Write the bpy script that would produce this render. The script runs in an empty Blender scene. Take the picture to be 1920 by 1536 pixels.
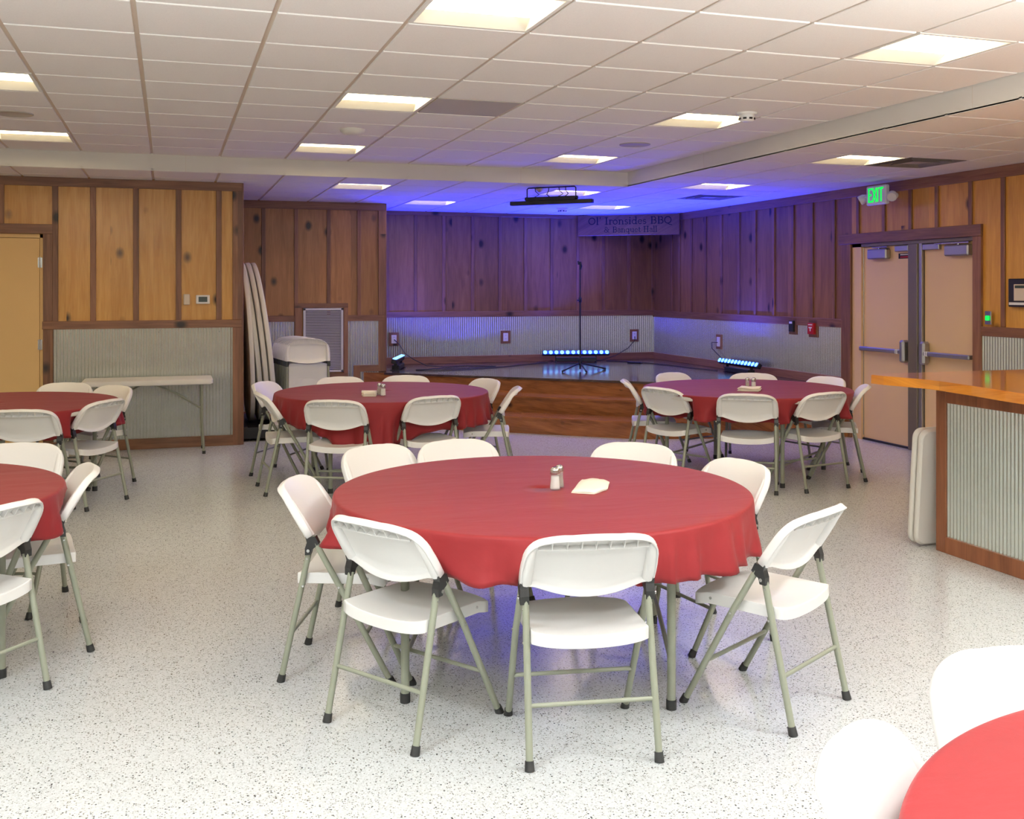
import bpy, math, random
from mathutils import Vector, Matrix
random.seed(7)
PI = math.pi
SC = bpy.context.scene
COL = SC.collection

# ------------------------------------------------------------------ camera
YAW = 0.3197
EYE = 1.64
cam_d = bpy.data.cameras.new('camera')
cam_d.sensor_width = 36.0
cam_d.lens = 1943.5 / 1920 * 36.0
cam_d.shift_y = -(768 - 540.6) / 1920
cam_d.clip_start = 0.05
cam_d.clip_end = 100
cam = bpy.data.objects.new('camera', cam_d)
COL.objects.link(cam)
cam.location = (0, 0, EYE)
cam.rotation_euler = (PI / 2, 0, -YAW)
SC.camera = cam

# ------------------------------------------------------------------ world and colour management
w = bpy.data.worlds.new('world')
SC.world = w
w.use_nodes = True
w.node_tree.nodes['Background'].inputs[0].default_value = (0.8, 0.85, 1.0, 1)
w.node_tree.nodes['Background'].inputs[1].default_value = 0.0
SC.view_settings.view_transform = 'Standard'
SC.view_settings.look = 'None'
SC.view_settings.gamma = 1.0
SC.view_settings.use_curve_mapping = False
SC.view_settings.exposure = 0.0
SC.cycles.max_bounces = 9
SC.cycles.diffuse_bounces = 5
SC.cycles.glossy_bounces = 4
SC.cycles.sample_clamp_indirect = 6.0
SC.cycles.use_denoising = True

WARM = (1.0, 0.81, 0.47)
COOL = (0.94, 0.985, 1.0)
WARM_E = 15.5       # panel emission of the warm troffers
COOL_E = 33.0       # panel emission of the added neutral troffers, fill near the camera
BLUE = (0.02, 0.035, 1.0)

# two photographic strobes near the camera, bounced off the white ceiling
def area(name, loc, rot, energy, col, sx, sy=None, spread=PI):
    l = bpy.data.lights.new(name, 'AREA'); l.energy = energy; l.color = col
    l.shape = 'RECTANGLE'; l.size = sx; l.size_y = sy or sx; l.spread = spread
    o = bpy.data.objects.new(name, l); COL.objects.link(o); o.location = loc; o.rotation_euler = rot
    return o
area('strobe', (-1.0, 1.2, 2.0), (PI, 0, 0), 350, COOL, 0.5)
area('strobe', (3.4, 1.2, 2.0), (PI, 0, 0), 350, COOL, 0.5)
# the light thrown up by the three blue stage bars
area('stage_wash', (5.70, 14.16, 0.74), (math.radians(202), 0, math.radians(-14)), 112, BLUE, 0.95, 0.06, 1.9)
area('stage_wash', (2.97, 13.72, 0.76), (math.radians(195), 0, math.radians(70)), 70, BLUE, 0.8, 0.06, 2.6)
area('stage_wash', (6.88, 11.68, 0.74), (math.radians(202), 0, math.radians(-90)), 85, BLUE, 0.95, 0.06, 2.3)

# ------------------------------------------------------------------ materials
def new_mat(name):
    m = bpy.data.materials.new(name)
    m.use_nodes = True
    return m, m.node_tree, m.node_tree.nodes['Principled BSDF']

def srgb(r, g, b):
    f = lambda c: (c / 255 / 12.92) if c / 255 <= 0.04045 else ((c / 255 + 0.055) / 1.055) ** 2.4
    return (f(r), f(g), f(b), 1)

def plain(name, col, rough=0.5, metal=0.0, spec=0.5, noise=0.0, nscale=30, bump=0.0, emis=None, estr=0):
    m, nt, b = new_mat(name)
    b.inputs['Roughness'].default_value = rough
    b.inputs['Metallic'].default_value = metal
    b.inputs['Specular IOR Level'].default_value = spec
    tc = nt.nodes.new('ShaderNodeTexCoord')
    n = nt.nodes.new('ShaderNodeTexNoise')
    n.inputs['Scale'].default_value = nscale
    n.inputs['Detail'].default_value = 4
    nt.links.new(tc.outputs['Object'], n.inputs['Vector'])
    r = nt.nodes.new('ShaderNodeMix')
    r.data_type = 'RGBA'
    k = 1 - noise
    r.inputs[6].default_value = (col[0] * k, col[1] * k, col[2] * k, 1)
    r.inputs[7].default_value = (min(1, col[0] * (1 + noise)), min(1, col[1] * (1 + noise)), min(1, col[2] * (1 + noise)), 1)
    nt.links.new(n.outputs['Fac'], r.inputs[0])
    nt.links.new(r.outputs[2], b.inputs['Base Color'])
    if bump:
        bp = nt.nodes.new('ShaderNodeBump')
        bp.inputs['Strength'].default_value = bump
        bp.inputs['Distance'].default_value = 0.002
        nt.links.new(n.outputs['Fac'], bp.inputs['Height'])
        nt.links.new(bp.outputs[0], b.inputs['Normal'])
    if emis:
        b.inputs['Emission Color'].default_value = (*emis[:3], 1)
        b.inputs['Emission Strength'].default_value = estr
    return m

def wood(name, light, dark, knot, grain='Z', rough=0.35, board=0.41, vary=0.25, knots=0.5, coat=0.0, gscale=1.0):
    """stained wood: grain lines run along one world axis, boards differ by hashing their position"""
    m, nt, b = new_mat(name)
    N, L = nt.nodes.new, nt.links.new
    geo = N('ShaderNodeNewGeometry')
    sep = N('ShaderNodeSeparateXYZ'); L(geo.outputs['Position'], sep.inputs[0])
    def math_(op, a, c=None):
        n = N('ShaderNodeMath'); n.operation = op
        for i, v in enumerate((a, c)):
            if v is None: continue
            if isinstance(v, (int, float)): n.inputs[i].default_value = v
            else: L(v, n.inputs[i])
        return n.outputs[0]
    if grain == 'Z':
        across = math_('ADD', sep.outputs[0], sep.outputs[1]); along = sep.outputs[2]; third = math_('MULTIPLY', sep.outputs[0], 0.3)
    elif grain == 'X':
        across = math_('ADD', sep.outputs[1], sep.outputs[2]); along = sep.outputs[0]; third = math_('MULTIPLY', sep.outputs[2], 1.0)
    elif grain == 'S':
        across = math_('ADD', sep.outputs[2], math_('MULTIPLY', math_('ADD', sep.outputs[0], sep.outputs[1]), 0.7)); along = math_('SUBTRACT', sep.outputs[0], sep.outputs[1]); third = math_('MULTIPLY', sep.outputs[2], 1.0)
    else:
        across = math_('ADD', sep.outputs[0], sep.outputs[2]); along = sep.outputs[1]; third = math_('MULTIPLY', sep.outputs[2], 1.0)
    cell = math_('FLOOR', math_('DIVIDE', across, board))
    wn = N('ShaderNodeTexWhiteNoise'); wn.noise_dimensions = '1D'; L(cell, wn.inputs['W'])
    shift = math_('MULTIPLY', wn.outputs['Value'], 13.0)
    cmb = N('ShaderNodeCombineXYZ')
    L(math_('MULTIPLY', across, 7.0 * gscale), cmb.inputs[0]); L(math_('ADD', math_('MULTIPLY', along, 0.8), shift), cmb.inputs[1]); L(third, cmb.inputs[2])
    n1 = N('ShaderNodeTexNoise'); n1.inputs['Scale'].default_value = 1.6; n1.inputs['Detail'].default_value = 5; n1.inputs['Distortion'].default_value = 1.2
    L(cmb.outputs[0], n1.inputs['Vector'])
    cmb2 = N('ShaderNodeCombineXYZ')
    L(math_('MULTIPLY', across, 60.0 * gscale), cmb2.inputs[0]); L(math_('MULTIPLY', along, 3.0), cmb2.inputs[1])
    n2 = N('ShaderNodeTexNoise'); n2.inputs['Scale'].default_value = 1.5; n2.inputs['Detail'].default_value = 4; n2.inputs['Distortion'].default_value = 0.6
    L(cmb2.outputs[0], n2.inputs['Vector'])
    # knots
    cmb3 = N('ShaderNodeCombineXYZ')
    L(math_('MULTIPLY', across, 4.2), cmb3.inputs[0]); L(math_('ADD', math_('MULTIPLY', along, 2.9), shift), cmb3.inputs[1])
    v = N('ShaderNodeTexVoronoi'); v.inputs['Scale'].default_value = 1.0; v.inputs['Randomness'].default_value = 1.0
    L(cmb3.outputs[0], v.inputs['Vector'])
    gate = N('ShaderNodeTexWhiteNoise'); gate.noise_dimensions = '3D'; L(v.outputs['Position'], gate.inputs['Vector'])
    on = math_('GREATER_THAN', gate.outputs['Value'], 1 - knots)
    kr = N('ShaderNodeMapRange'); kr.inputs[1].default_value = 0.12; kr.inputs[2].default_value = 0.26; kr.inputs[3].default_value = 1; kr.inputs[4].default_value = 0
    L(math_('ADD', v.outputs['Distance'], math_('MULTIPLY', n2.outputs['Fac'], 0.04)), kr.inputs[0])
    kf = math_('MULTIPLY', kr.outputs[0], on)
    mr = N('ShaderNodeMapRange'); mr.inputs[1].default_value = 0.28; mr.inputs[2].default_value = 0.68
    L(math_('ADD', math_('MULTIPLY', n1.outputs['Fac'], 0.62), math_('MULTIPLY', n2.outputs['Fac'], 0.38)), mr.inputs[0])
    mx = N('ShaderNodeMix'); mx.data_type = 'RGBA'; mx.inputs[6].default_value = dark; mx.inputs[7].default_value = light
    L(mr.outputs[0], mx.inputs[0])
    hsv = N('ShaderNodeHueSaturation'); L(mx.outputs[2], hsv.inputs['Color'])
    vr = N('ShaderNodeMapRange'); vr.inputs[3].default_value = 1 - vary; vr.inputs[4].default_value = 1 + vary * 0.6
    L(wn.outputs['Value'], vr.inputs[0]); L(vr.outputs[0], hsv.inputs['Value'])
    mk = N('ShaderNodeMix'); mk.data_type = 'RGBA'; mk.inputs[7].default_value = knot
    L(hsv.outputs[0], mk.inputs[6]); L(kf, mk.inputs[0])
    L(mk.outputs[2], b.inputs['Base Color'])
    b.inputs['Roughness'].default_value = rough
    b.inputs['Coat Weight'].default_value = coat
    b.inputs['Coat Roughness'].default_value = 0.08
    bp = N('ShaderNodeBump'); bp.inputs['Strength'].default_value = 0.25; bp.inputs['Distance'].default_value = 0.002
    L(n2.outputs['Fac'], bp.inputs['Height']); L(bp.outputs[0], b.inputs['Normal'])
    return m

def floor_mat():
    m, nt, b = new_mat('flake_epoxy_floor')
    N, L = nt.nodes.new, nt.links.new
    geo = N('ShaderNodeNewGeometry')
    def vor(scale, feature='F1'):
        v = N('ShaderNodeTexVoronoi'); v.inputs['Scale'].default_value = scale; L(geo.outputs['Position'], v.inputs['Vector']); return v
    v1 = vor(210); v2 = vor(95); v3 = vor(150)
    r1 = N('ShaderNodeValToRGB'); L(v1.outputs['Color'], r1.inputs[0])
    e = r1.color_ramp.elements
    e[0].position = 0.0; e[0].color = srgb(165, 167, 168)
    e[1].position = 1.0; e[1].color = srgb(212, 216, 218)
    x = e.new(0.35); x.color = srgb(197, 200, 201)
    def specks(v, thresh, rad):
        s = N('ShaderNodeSeparateColor'); L(v.outputs['Color'], s.inputs[0])
        a = N('ShaderNodeMath'); a.operation = 'LESS_THAN'; a.inputs[1].default_value = thresh; L(s.outputs[0], a.inputs[0])
        c = N('ShaderNodeMath'); c.operation = 'LESS_THAN'; c.inputs[1].default_value = rad; L(v.outputs['Distance'], c.inputs[0])
        d = N('ShaderNodeMath'); d.operation = 'MULTIPLY'; L(a.outputs[0], d.inputs[0]); L(c.outputs[0], d.inputs[1]); return d.outputs[0]
    m1 = N('ShaderNodeMix'); m1.data_type = 'RGBA'; L(r1.outputs[0], m1.inputs[6]); m1.inputs[7].default_value = srgb(58, 58, 60); L(specks(v2, 0.11, 0.32), m1.inputs[0])
    m2 = N('ShaderNodeMix'); m2.data_type = 'RGBA'; L(m1.outputs[2], m2.inputs[6]); m2.inputs[7].default_value = srgb(126, 122, 114); L(specks(v3, 0.20, 0.42), m2.inputs[0])
    n = N('ShaderNodeTexNoise'); n.inputs['Scale'].default_value = 0.7; n.inputs['Detail'].default_value = 3; L(geo.outputs['Position'], n.inputs['Vector'])
    mr = N('ShaderNodeMapRange'); mr.inputs[3].default_value = 0.15; mr.inputs[4].default_value = 0.22; L(n.outputs['Fac'], mr.inputs[0])
    L(mr.outputs[0], b.inputs['Roughness'])
    L(m2.outputs[2], b.inputs['Base Color'])
    n2 = N('ShaderNodeTexNoise'); n2.inputs['Scale'].default_value = 45; L(geo.outputs['Position'], n2.inputs['Vector'])
    bp = N('ShaderNodeBump'); bp.inputs['Strength'].default_value = 0.06; bp.inputs['Distance'].default_value = 0.001
    L(n2.outputs['Fac'], bp.inputs['Height']); L(bp.outputs[0], b.inputs['Normal'])
    b.inputs['Specular IOR Level'].default_value = 0.5
    return m

def cloth_mat():
    m, nt, b = new_mat('burgundy_cloth')
    N, L = nt.nodes.new, nt.links.new
    tc = N('ShaderNodeTexCoord')
    n = N('ShaderNodeTexNoise'); n.inputs['Scale'].default_value = 3.2; n.inputs['Detail'].default_value = 6; n.inputs['Distortion'].default_value = 0.8
    L(tc.outputs['Object'], n.inputs['Vector'])
    weave = N('ShaderNodeTexNoise'); weave.inputs['Scale'].default_value = 260; L(tc.outputs['Object'], weave.inputs['Vector'])
    mx = N('ShaderNodeMix'); mx.data_type = 'RGBA'; mx.inputs[6].default_value = srgb(127, 36, 39); mx.inputs[7].default_value = srgb(138, 41, 44)
    L(n.outputs['Fac'], mx.inputs[0]); L(mx.outputs[2], b.inputs['Base Color'])
    b.inputs['Roughness'].default_value = 0.55
    b.inputs['Specular IOR Level'].default_value = 0.2
    b.inputs['Sheen Weight'].default_value = 0.06
    b.inputs['Sheen Roughness'].default_value = 0.4
    # soft wrinkles
    mp = N('ShaderNodeMapping'); mp.inputs['Scale'].default_value = (1.2, 5.0, 3.0); mp.inputs['Rotation'].default_value = (0, 0, 0.5); L(tc.outputs['Object'], mp.inputs[0])
    wr = N('ShaderNodeTexNoise'); wr.inputs['Scale'].default_value = 1.1; wr.inputs['Detail'].default_value = 4; wr.inputs['Distortion'].default_value = 0.5; L(mp.outputs[0], wr.inputs['Vector'])
    ab = N('ShaderNodeMath'); ab.operation = 'SUBTRACT'; ab.inputs[1].default_value = 0.5; L(wr.outputs['Fac'], ab.inputs[0])
    ab2 = N('ShaderNodeMath'); ab2.operation = 'ABSOLUTE'; L(ab.outputs[0], ab2.inputs[0])
    rd = N('ShaderNodeMapRange'); rd.inputs[1].default_value = 0.0; rd.inputs[2].default_value = 0.035; rd.inputs[3].default_value = 1; rd.inputs[4].default_value = 0; L(ab2.outputs[0], rd.inputs[0])
    ad = N('ShaderNodeMath'); ad.operation = 'MULTIPLY_ADD'; ad.inputs[1].default_value = 1.1; L(wr.outputs['Fac'], ad.inputs[0]); L(n.outputs['Fac'], ad.inputs[2])
    bp = N('ShaderNodeBump'); bp.inputs['Strength'].default_value = 0.6; bp.inputs['Distance'].default_value = 0.008
    L(ad.outputs[0], bp.inputs['Height'])
    bp2 = N('ShaderNodeBump'); bp2.inputs['Strength'].default_value = 0.12; bp2.inputs['Distance'].default_value = 0.0006
    L(weave.outputs['Fac'], bp2.inputs['Height']); L(bp.outputs[0], bp2.inputs['Normal']); L(bp2.outputs[0], b.inputs['Normal'])
    return m

def tile_mat():
    m, nt, b = new_mat('acoustic_tile')
    N, L = nt.nodes.new, nt.links.new
    geo = N('ShaderNodeNewGeometry')
    n = N('ShaderNodeTexNoise'); n.inputs['Scale'].default_value = 170; n.inputs['Detail'].default_value = 3; L(geo.outputs['Position'], n.inputs['Vector'])
    mx = N('ShaderNodeMix'); mx.data_type = 'RGBA'; mx.inputs[6].default_value = srgb(222, 219, 212); mx.inputs[7].default_value = srgb(238, 236, 230)
    L(n.outputs['Fac'], mx.inputs[0]); L(mx.outputs[2], b.inputs['Base Color']); b.inputs['Roughness'].default_value = 0.9
    bp = N('ShaderNodeBump'); bp.inputs['Strength'].default_value = 0.3; bp.inputs['Distance'].default_value = 0.001; L(n.outputs['Fac'], bp.inputs['Height']); L(bp.outputs[0], b.inputs['Normal'])
    return m

def galv_mat():
    m, nt, b = new_mat('galvanised_steel')
    N, L = nt.nodes.new, nt.links.new
    geo = N('ShaderNodeNewGeometry')
    n = N('ShaderNodeTexNoise'); n.inputs['Scale'].default_value = 9; n.inputs['Detail'].default_value = 2; L(geo.outputs['Position'], n.inputs['Vector'])
    mx = N('ShaderNodeMix'); mx.data_type = 'RGBA'; mx.inputs[6].default_value = srgb(206, 212, 206); mx.inputs[7].default_value = srgb(220, 226, 220)
    L(n.outputs['Fac'], mx.inputs[0]); L(mx.outputs[2], b.inputs['Base Color'])
    b.inputs['Metallic'].default_value = 0.88
    b.inputs['Roughness'].default_value = 0.27
    return m

M = {}
M['floor'] = floor_mat()
M['cloth'] = cloth_mat()
M['tile'] = tile_mat()
M['galv'] = galv_mat()
M['grid'] = plain('painted_tee_grid', srgb(206, 192, 174), 0.6, noise=0.03)
M['soffit'] = plain('painted_soffit', srgb(216, 214, 206), 0.8, noise=0.03, nscale=3)
M['backwall'] = plain('painted_plaster', srgb(214, 206, 190), 0.8, noise=0.04, nscale=2)
M['pine'] = wood('golden_stained_plywood', srgb(222, 172, 94), srgb(188, 132, 62), srgb(48, 26, 12), 'Z', 0.24, vary=0.10, knots=0.55)
M['pine2'] = wood('honey_stained_boards', srgb(224, 168, 78), srgb(192, 132, 50), srgb(84, 48, 22), 'Z', 0.36, vary=0.16, knots=0.35)
M['pine3'] = wood('brown_stained_boards', srgb(184, 132, 74), srgb(142, 94, 46), srgb(44, 26, 14), 'Z', 0.36, vary=0.22, knots=0.5)
M['pine4'] = wood('darker_brown_boards', srgb(158, 110, 66), srgb(116, 76, 42), srgb(40, 24, 14), 'Z', 0.4, vary=0.22, knots=0.5)  # darker tone of the brown boards, for the stage end
M['trimV'] = wood('walnut_stained_trim_upright', srgb(154, 108, 76), srgb(104, 66, 44), srgb(38, 24, 18), 'Z', 0.4, board=0.09, vary=0.25, knots=0.35, gscale=1.6)
M['trimX'] = wood('walnut_stained_trim_along', srgb(154, 108, 76), srgb(104, 66, 44), srgb(38, 24, 18), 'X', 0.4, board=0.5, vary=0.2, knots=0.35, gscale=1.6)
M['trimY'] = wood('walnut_stained_trim_side', srgb(154, 108, 76), srgb(104, 66, 44), srgb(38, 24, 18), 'Y', 0.4, board=0.5, vary=0.2, knots=0.35, gscale=1.6)
M['step'] = wood('stained_step_boards', srgb(182, 118, 66), srgb(116, 66, 32), srgb(40, 24, 16), 'S', 0.2, board=0.184, vary=0.2, knots=0.4)
M['deck'] = wood('dark_stage_boards', srgb(92, 74, 62), srgb(50, 40, 36), srgb(26, 22, 20), 'X', 0.22, board=0.14, vary=0.3, knots=0.2, coat=0.3)
M['barwood'] = wood('varnished_bar_top', srgb(226, 150, 50), srgb(188, 108, 26), srgb(120, 66, 20), 'Y', 0.2, board=0.3, vary=0.12, knots=0.08, coat=1.0)
M['barframe'] = wood('brown_bar_frame', srgb(150, 94, 60), srgb(112, 64, 40), srgb(60, 36, 24), 'Z', 0.45, board=0.09, vary=0.12, knots=0.25)
M['white_plastic'] = plain('white_plastic', srgb(232, 231, 229), 0.35, noise=0.01, nscale=60)
M['table_plastic'] = plain('speckled_white_plastic', srgb(222, 219, 212), 0.5, noise=0.02, nscale=160, bump=0.1)
M['green_tube'] = plain('sage_powder_coat', srgb(140, 143, 127), 0.35, noise=0.03, nscale=90)
M['black_plastic'] = plain('black_plastic', srgb(34, 34, 34), 0.4, noise=0.1)
M['black_metal'] = plain('black_metal', srgb(22, 22, 24), 0.45, noise=0.1)
M['rubber'] = plain('black_rubber', srgb(38, 38, 38), 0.6, noise=0.15)
M['steel'] = plain('bright_steel', srgb(200, 200, 198), 0.25, 1.0, noise=0.03)
M['satin'] = plain('satin_aluminium', srgb(172, 172, 172), 0.4, 0.9, noise=0.03)
M['door'] = plain('tan_painted_door', srgb(224, 186, 126), 0.45, noise=0.03, nscale=4)
M['door2'] = plain('tan_painted_leaf', srgb(226, 192, 144), 0.45, noise=0.03, nscale=4)
M['bronze'] = plain('bronze_mullion', srgb(122, 112, 96), 0.4, 0.3, noise=0.04)
M['white_paint'] = plain('white_enamel', srgb(226, 226, 222), 0.4, noise=0.02)
M['louver'] = plain('white_louver', srgb(206, 204, 200), 0.3, 0.2, noise=0.03)
M['dark'] = plain('dark_void', srgb(30, 26, 24), 0.8, noise=0.1)
M['ivory'] = plain('ivory_plastic', srgb(214, 200, 178), 0.45, noise=0.02)
M['lcd'] = plain('grey_lcd', srgb(66, 76, 74), 0.2, noise=0.08)
M['red_plastic'] = plain('red_plastic', srgb(178, 22, 26), 0.35, noise=0.03)
M['ink'] = plain('dark_ink', srgb(20, 14, 14), 0.6, noise=0.05)
M['redink'] = plain('red_ink', srgb(190, 40, 40), 0.5, noise=0.05)
M['whiteink'] = plain('white_ink', srgb(232, 230, 226), 0.5, noise=0.02)
M['paper'] = plain('cream_napkin', srgb(240, 232, 216), 0.8, noise=0.03, nscale=60, bump=0.3)
M['salt'] = plain('salt_grains', srgb(240, 238, 232), 0.7, noise=0.04, nscale=300)
M['pepper'] = plain('pepper_grains', srgb(120, 92, 60), 0.8, noise=0.4, nscale=600)
M['vent'] = plain('perforated_metal', srgb(176, 170, 158), 0.6, 0.0, noise=0.1, nscale=300)
M['speaker'] = plain('speaker_grille', srgb(176, 170, 158), 0.6, noise=0.1, nscale=400)
M['warm_panel'] = plain('warm_light_panel', (0.8, 0.8, 0.8), 0.6, emis=WARM, estr=WARM_E)
M['warm_face'] = M['warm_panel']
M['cool_fill_panel'] = plain('neutral_fill_panel', (0.8, 0.8, 0.8), 0.6, emis=COOL, estr=COOL_E)  # for the added troffers that fill the camera end
M['bright_fill_panel'] = plain('boosted_fill_panel', (0.8, 0.8, 0.8), 0.6, emis=COOL, estr=COOL_E * 2.3)  # added pair, boosted in place of the flash patches on the ceiling
M['green_glow'] = plain('green_glow', (0.0, 0.3, 0.05), 0.4, emis=(0.0, 1.0, 0.10), estr=1.0)
M['blue_led'] = plain('blue_led_lens', (0.1, 0.2, 0.6), 0.2, emis=(0.16, 0.52, 1.0), estr=3.2)
M['led_glow'] = plain('blue_housing_glow', (0.02, 0.05, 0.5), 0.2, emis=(0.0, 0.05, 1.0), estr=0.9)  # emission puts the LEDs' blue glow on the housing face
M['signwood'] = wood('carved_sign_board', srgb(134, 90, 60), srgb(100, 62, 40), srgb(50, 30, 22), 'X', 0.45, board=2.0, vary=0.1, knots=0.2)
gm, gnt, gb = new_mat('clear_glass')
gb.inputs['Roughness'].default_value = 0.05
gb.inputs['Alpha'].default_value = 0.22
gn = gnt.nodes.new('ShaderNodeTexNoise'); gn.inputs['Scale'].default_value = 20
gr = gnt.nodes.new('ShaderNodeMix'); gr.data_type = 'RGBA'; gr.inputs[6].default_value = (0.80, 0.84, 0.83, 1); gr.inputs[7].default_value = (0.88, 0.9, 0.89, 1)
gnt.links.new(gn.outputs['Fac'], gr.inputs[0]); gnt.links.new(gr.outputs[2], gb.inputs['Base Color'])
M['glass'] = gm

# ------------------------------------------------------------------ mesh builder
class MB:
    def __init__(s):
        s.v = []; s.f = []; s.m = []; s.sm = []; s.mats = []
    def mi(s, mat):
        if mat not in s.mats: s.mats.append(mat)
        return s.mats.index(mat)
    def add(s, vs, fs, mat, smooth=False, M_=None):
        o = len(s.v); k = s.mi(mat)
        for p in vs:
            p = Vector(p)
            if M_ is not None: p = M_ @ p
            s.v.append(p)
        for f in fs:
            s.f.append([i + o for i in f]); s.m.append(k); s.sm.append(smooth)
        return s
    def box(s, a, b, mat, M_=None):
        x0, y0, z0 = a; x1, y1, z1 = b
        x0, x1 = min(x0, x1), max(x0, x1); y0, y1 = min(y0, y1), max(y0, y1); z0, z1 = min(z0, z1), max(z0, z1)
        vs = [(x0, y0, z0), (x1, y0, z0), (x1, y1, z0), (x0, y1, z0), (x0, y0, z1), (x1, y0, z1), (x1, y1, z1), (x0, y1, z1)]
        fs = [(0, 3, 2, 1), (4, 5, 6, 7), (0, 1, 5, 4), (1, 2, 6, 5), (2, 3, 7, 6), (3, 0, 4, 7)]
        return s.add(vs, fs, mat, False, M_)
    def bbox(s, a, b, mat, r=0.004, M_=None):
        """box with chamfered edges"""
        lo = [min(a[i], b[i]) for i in range(3)]; hi = [max(a[i], b[i]) for i in range(3)]
        r = min(r, *(0.45 * (hi[i] - lo[i]) for i in range(3)))
        vs = []; idx = {}
        for sx in (0, 1):
            for sy in (0, 1):
                for sz in (0, 1):
                    c = [(lo, hi)[k][i] for i, k in enumerate((sx, sy, sz))]
                    sg = [1 if k == 0 else -1 for k in (sx, sy, sz)]
                    for ax in range(3):
                        p = [c[i] + (0 if i == ax else sg[i] * r) for i in range(3)]
                        idx[(sx, sy, sz, ax)] = len(vs); vs.append(p)
        fs = []
        for ax in range(3):
            o = [i for i in range(3) if i != ax]
            for s_ in (0, 1):
                q = []
                for (u, v) in ((0, 0), (1, 0), (1, 1), (0, 1)):
                    k = [0, 0, 0]; k[ax] = s_; k[o[0]] = u; k[o[1]] = v
                    q.append(idx[(*k, ax)])
                flip = (s_ == 0) ^ (ax == 1)
                fs.append(q[::-1] if flip else q)
            for u in (0, 1):
                for v in (0, 1):
                    k0 = [0, 0, 0]; k0[ax] = 0; k0[o[0]] = u; k0[o[1]] = v
                    k1 = list(k0); k1[ax] = 1
                    fs.append([idx[(*k0, o[0])], idx[(*k1, o[0])], idx[(*k1, o[1])], idx[(*k0, o[1])]])
        for sx in (0, 1):
            for sy in (0, 1):
                for sz in (0, 1):
                    fs.append([idx[(sx, sy, sz, 0)], idx[(sx, sy, sz, 1)], idx[(sx, sy, sz, 2)]])
        return s.add(vs, fs, mat, False, M_)
    def tube(s, pts, r, mat, n=10, caps=True, M_=None):
        pts = [Vector(p) for p in pts]; rs = r if isinstance(r, (list, tuple)) else [r] * len(pts)
        vs = []; up = None
        for i, p in enumerate(pts):
            if i == 0: t = pts[1] - pts[0]
            elif i == len(pts) - 1: t = pts[-1] - pts[-2]
            else: t = (pts[i + 1] - p).normalized() + (p - pts[i - 1]).normalized()
            t.normalize()
            if up is None:
                up = Vector((0, 0, 1)) if abs(t.z) < 0.9 else Vector((1, 0, 0))
            a = t.cross(up).normalized(); up = a.cross(t).normalized()
            for k in range(n):
                an = 2 * PI * k / n
                vs.append(p + (a * math.cos(an) + up * math.sin(an)) * rs[i])
        fs = []
        for i in range(len(pts) - 1):
            for k in range(n):
                fs.append((i * n + k, i * n + (k + 1) % n, (i + 1) * n + (k + 1) % n, (i + 1) * n + k))
        s.add(vs, fs, mat, True, M_)
        if caps:
            s.add(vs[:n], [tuple(range(n))[::-1]], mat, False, M_)
            s.add(vs[-n:], [tuple(range(n))], mat, False, M_)
        return s
    def lathe(s, prof, mat, n=24, M_=None, smooth=True, close=True):
        vs = []
        for (r, z) in prof:
            for k in range(n):
                a = 2 * PI * k / n; vs.append((r * math.cos(a), r * math.sin(a), z))
        fs = [(i * n + k, i * n + (k + 1) % n, (i + 1) * n + (k + 1) % n, (i + 1) * n + k) for i in range(len(prof) - 1) for k in range(n)]
        s.add(vs, fs, mat, smooth, M_)
        if close:
            s.add(vs[:n], [tuple(range(n))[::-1]], mat, False, M_)
            s.add(vs[-n:], [tuple(range(n))], mat, False, M_)
        return s
    def prism(s, poly, z0, z1, mat, M_=None, mat_side=None):
        n = len(poly)
        vs = [(x, y, z0) for x, y in poly] + [(x, y, z1) for x, y in poly]
        s.add(vs, [tuple(range(n))[::-1], tuple(range(n, 2 * n))], mat, False, M_)
        s.add(vs, [(i, (i + 1) % n, n + (i + 1) % n, n + i) for i in range(n)], mat_side or mat, False, M_)
        return s
    def build(s, name, parent=None, kind=None, fix=True):
        me = bpy.data.meshes.new(name)
        me.from_pydata([tuple(p) for p in s.v], [], s.f)
        for m in s.mats: me.materials.append(m)
        me.polygons.foreach_set('material_index', s.m)
        me.polygons.foreach_set('use_smooth', s.sm)
        me.update()
        o = bpy.data.objects.new(name, me)
        COL.objects.link(o)
        if parent: o.parent = parent
        if kind: o['kind'] = kind
        return o

def thing(name, label, cat, loc=(0, 0, 0), rz=0.0, group=None):
    o = bpy.data.objects.new(name, None); COL.objects.link(o)
    o.empty_display_size = 0.1
    o.location = loc; o.rotation_euler = (0, 0, rz)
    o['label'] = label; o['category'] = cat
    if group: o['group'] = group
    return o

def tag(o, label, cat, group=None, kind=None):
    o['label'] = label; o['category'] = cat
    if group: o['group'] = group
    if kind: o['kind'] = kind
    return o

def copy_tree(o, parent=None):
    c = o.copy(); COL.objects.link(c)
    if parent: c.parent = parent
    for ch in list(o.children): copy_tree(ch, c)
    return c

def place_copy(proto, used, loc, rz, label, group=None):
    c = copy_tree(proto) if used else proto
    c.location = loc; c.rotation_euler = (0, 0, rz); c['label'] = label
    if group: c['group'] = group
    return c

# ================================================================== THE SETTING
ZH, ZL = 2.896, 2.743          # tray ceiling and lower ceiling
XR = 7.14                      # right wall
YL, YM, YS = 11.22, 13.35, 14.55   # door wall, recess wall, stage wall
XC1, XC2 = 0.729, 2.676        # the two outside corners
TX, TY = 4.727, 10.28          # tray edges
XW, YF = -6.5, -5.5            # unseen left wall and rear wall
G = 0.6096; GX, GY = -0.15, 4.8186

MB().box((XW - 0.2, YF - 0.2, -0.1), (XR + 0.4, YS + 0.2, 0), M['floor']).build('floor', kind='structure')

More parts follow.
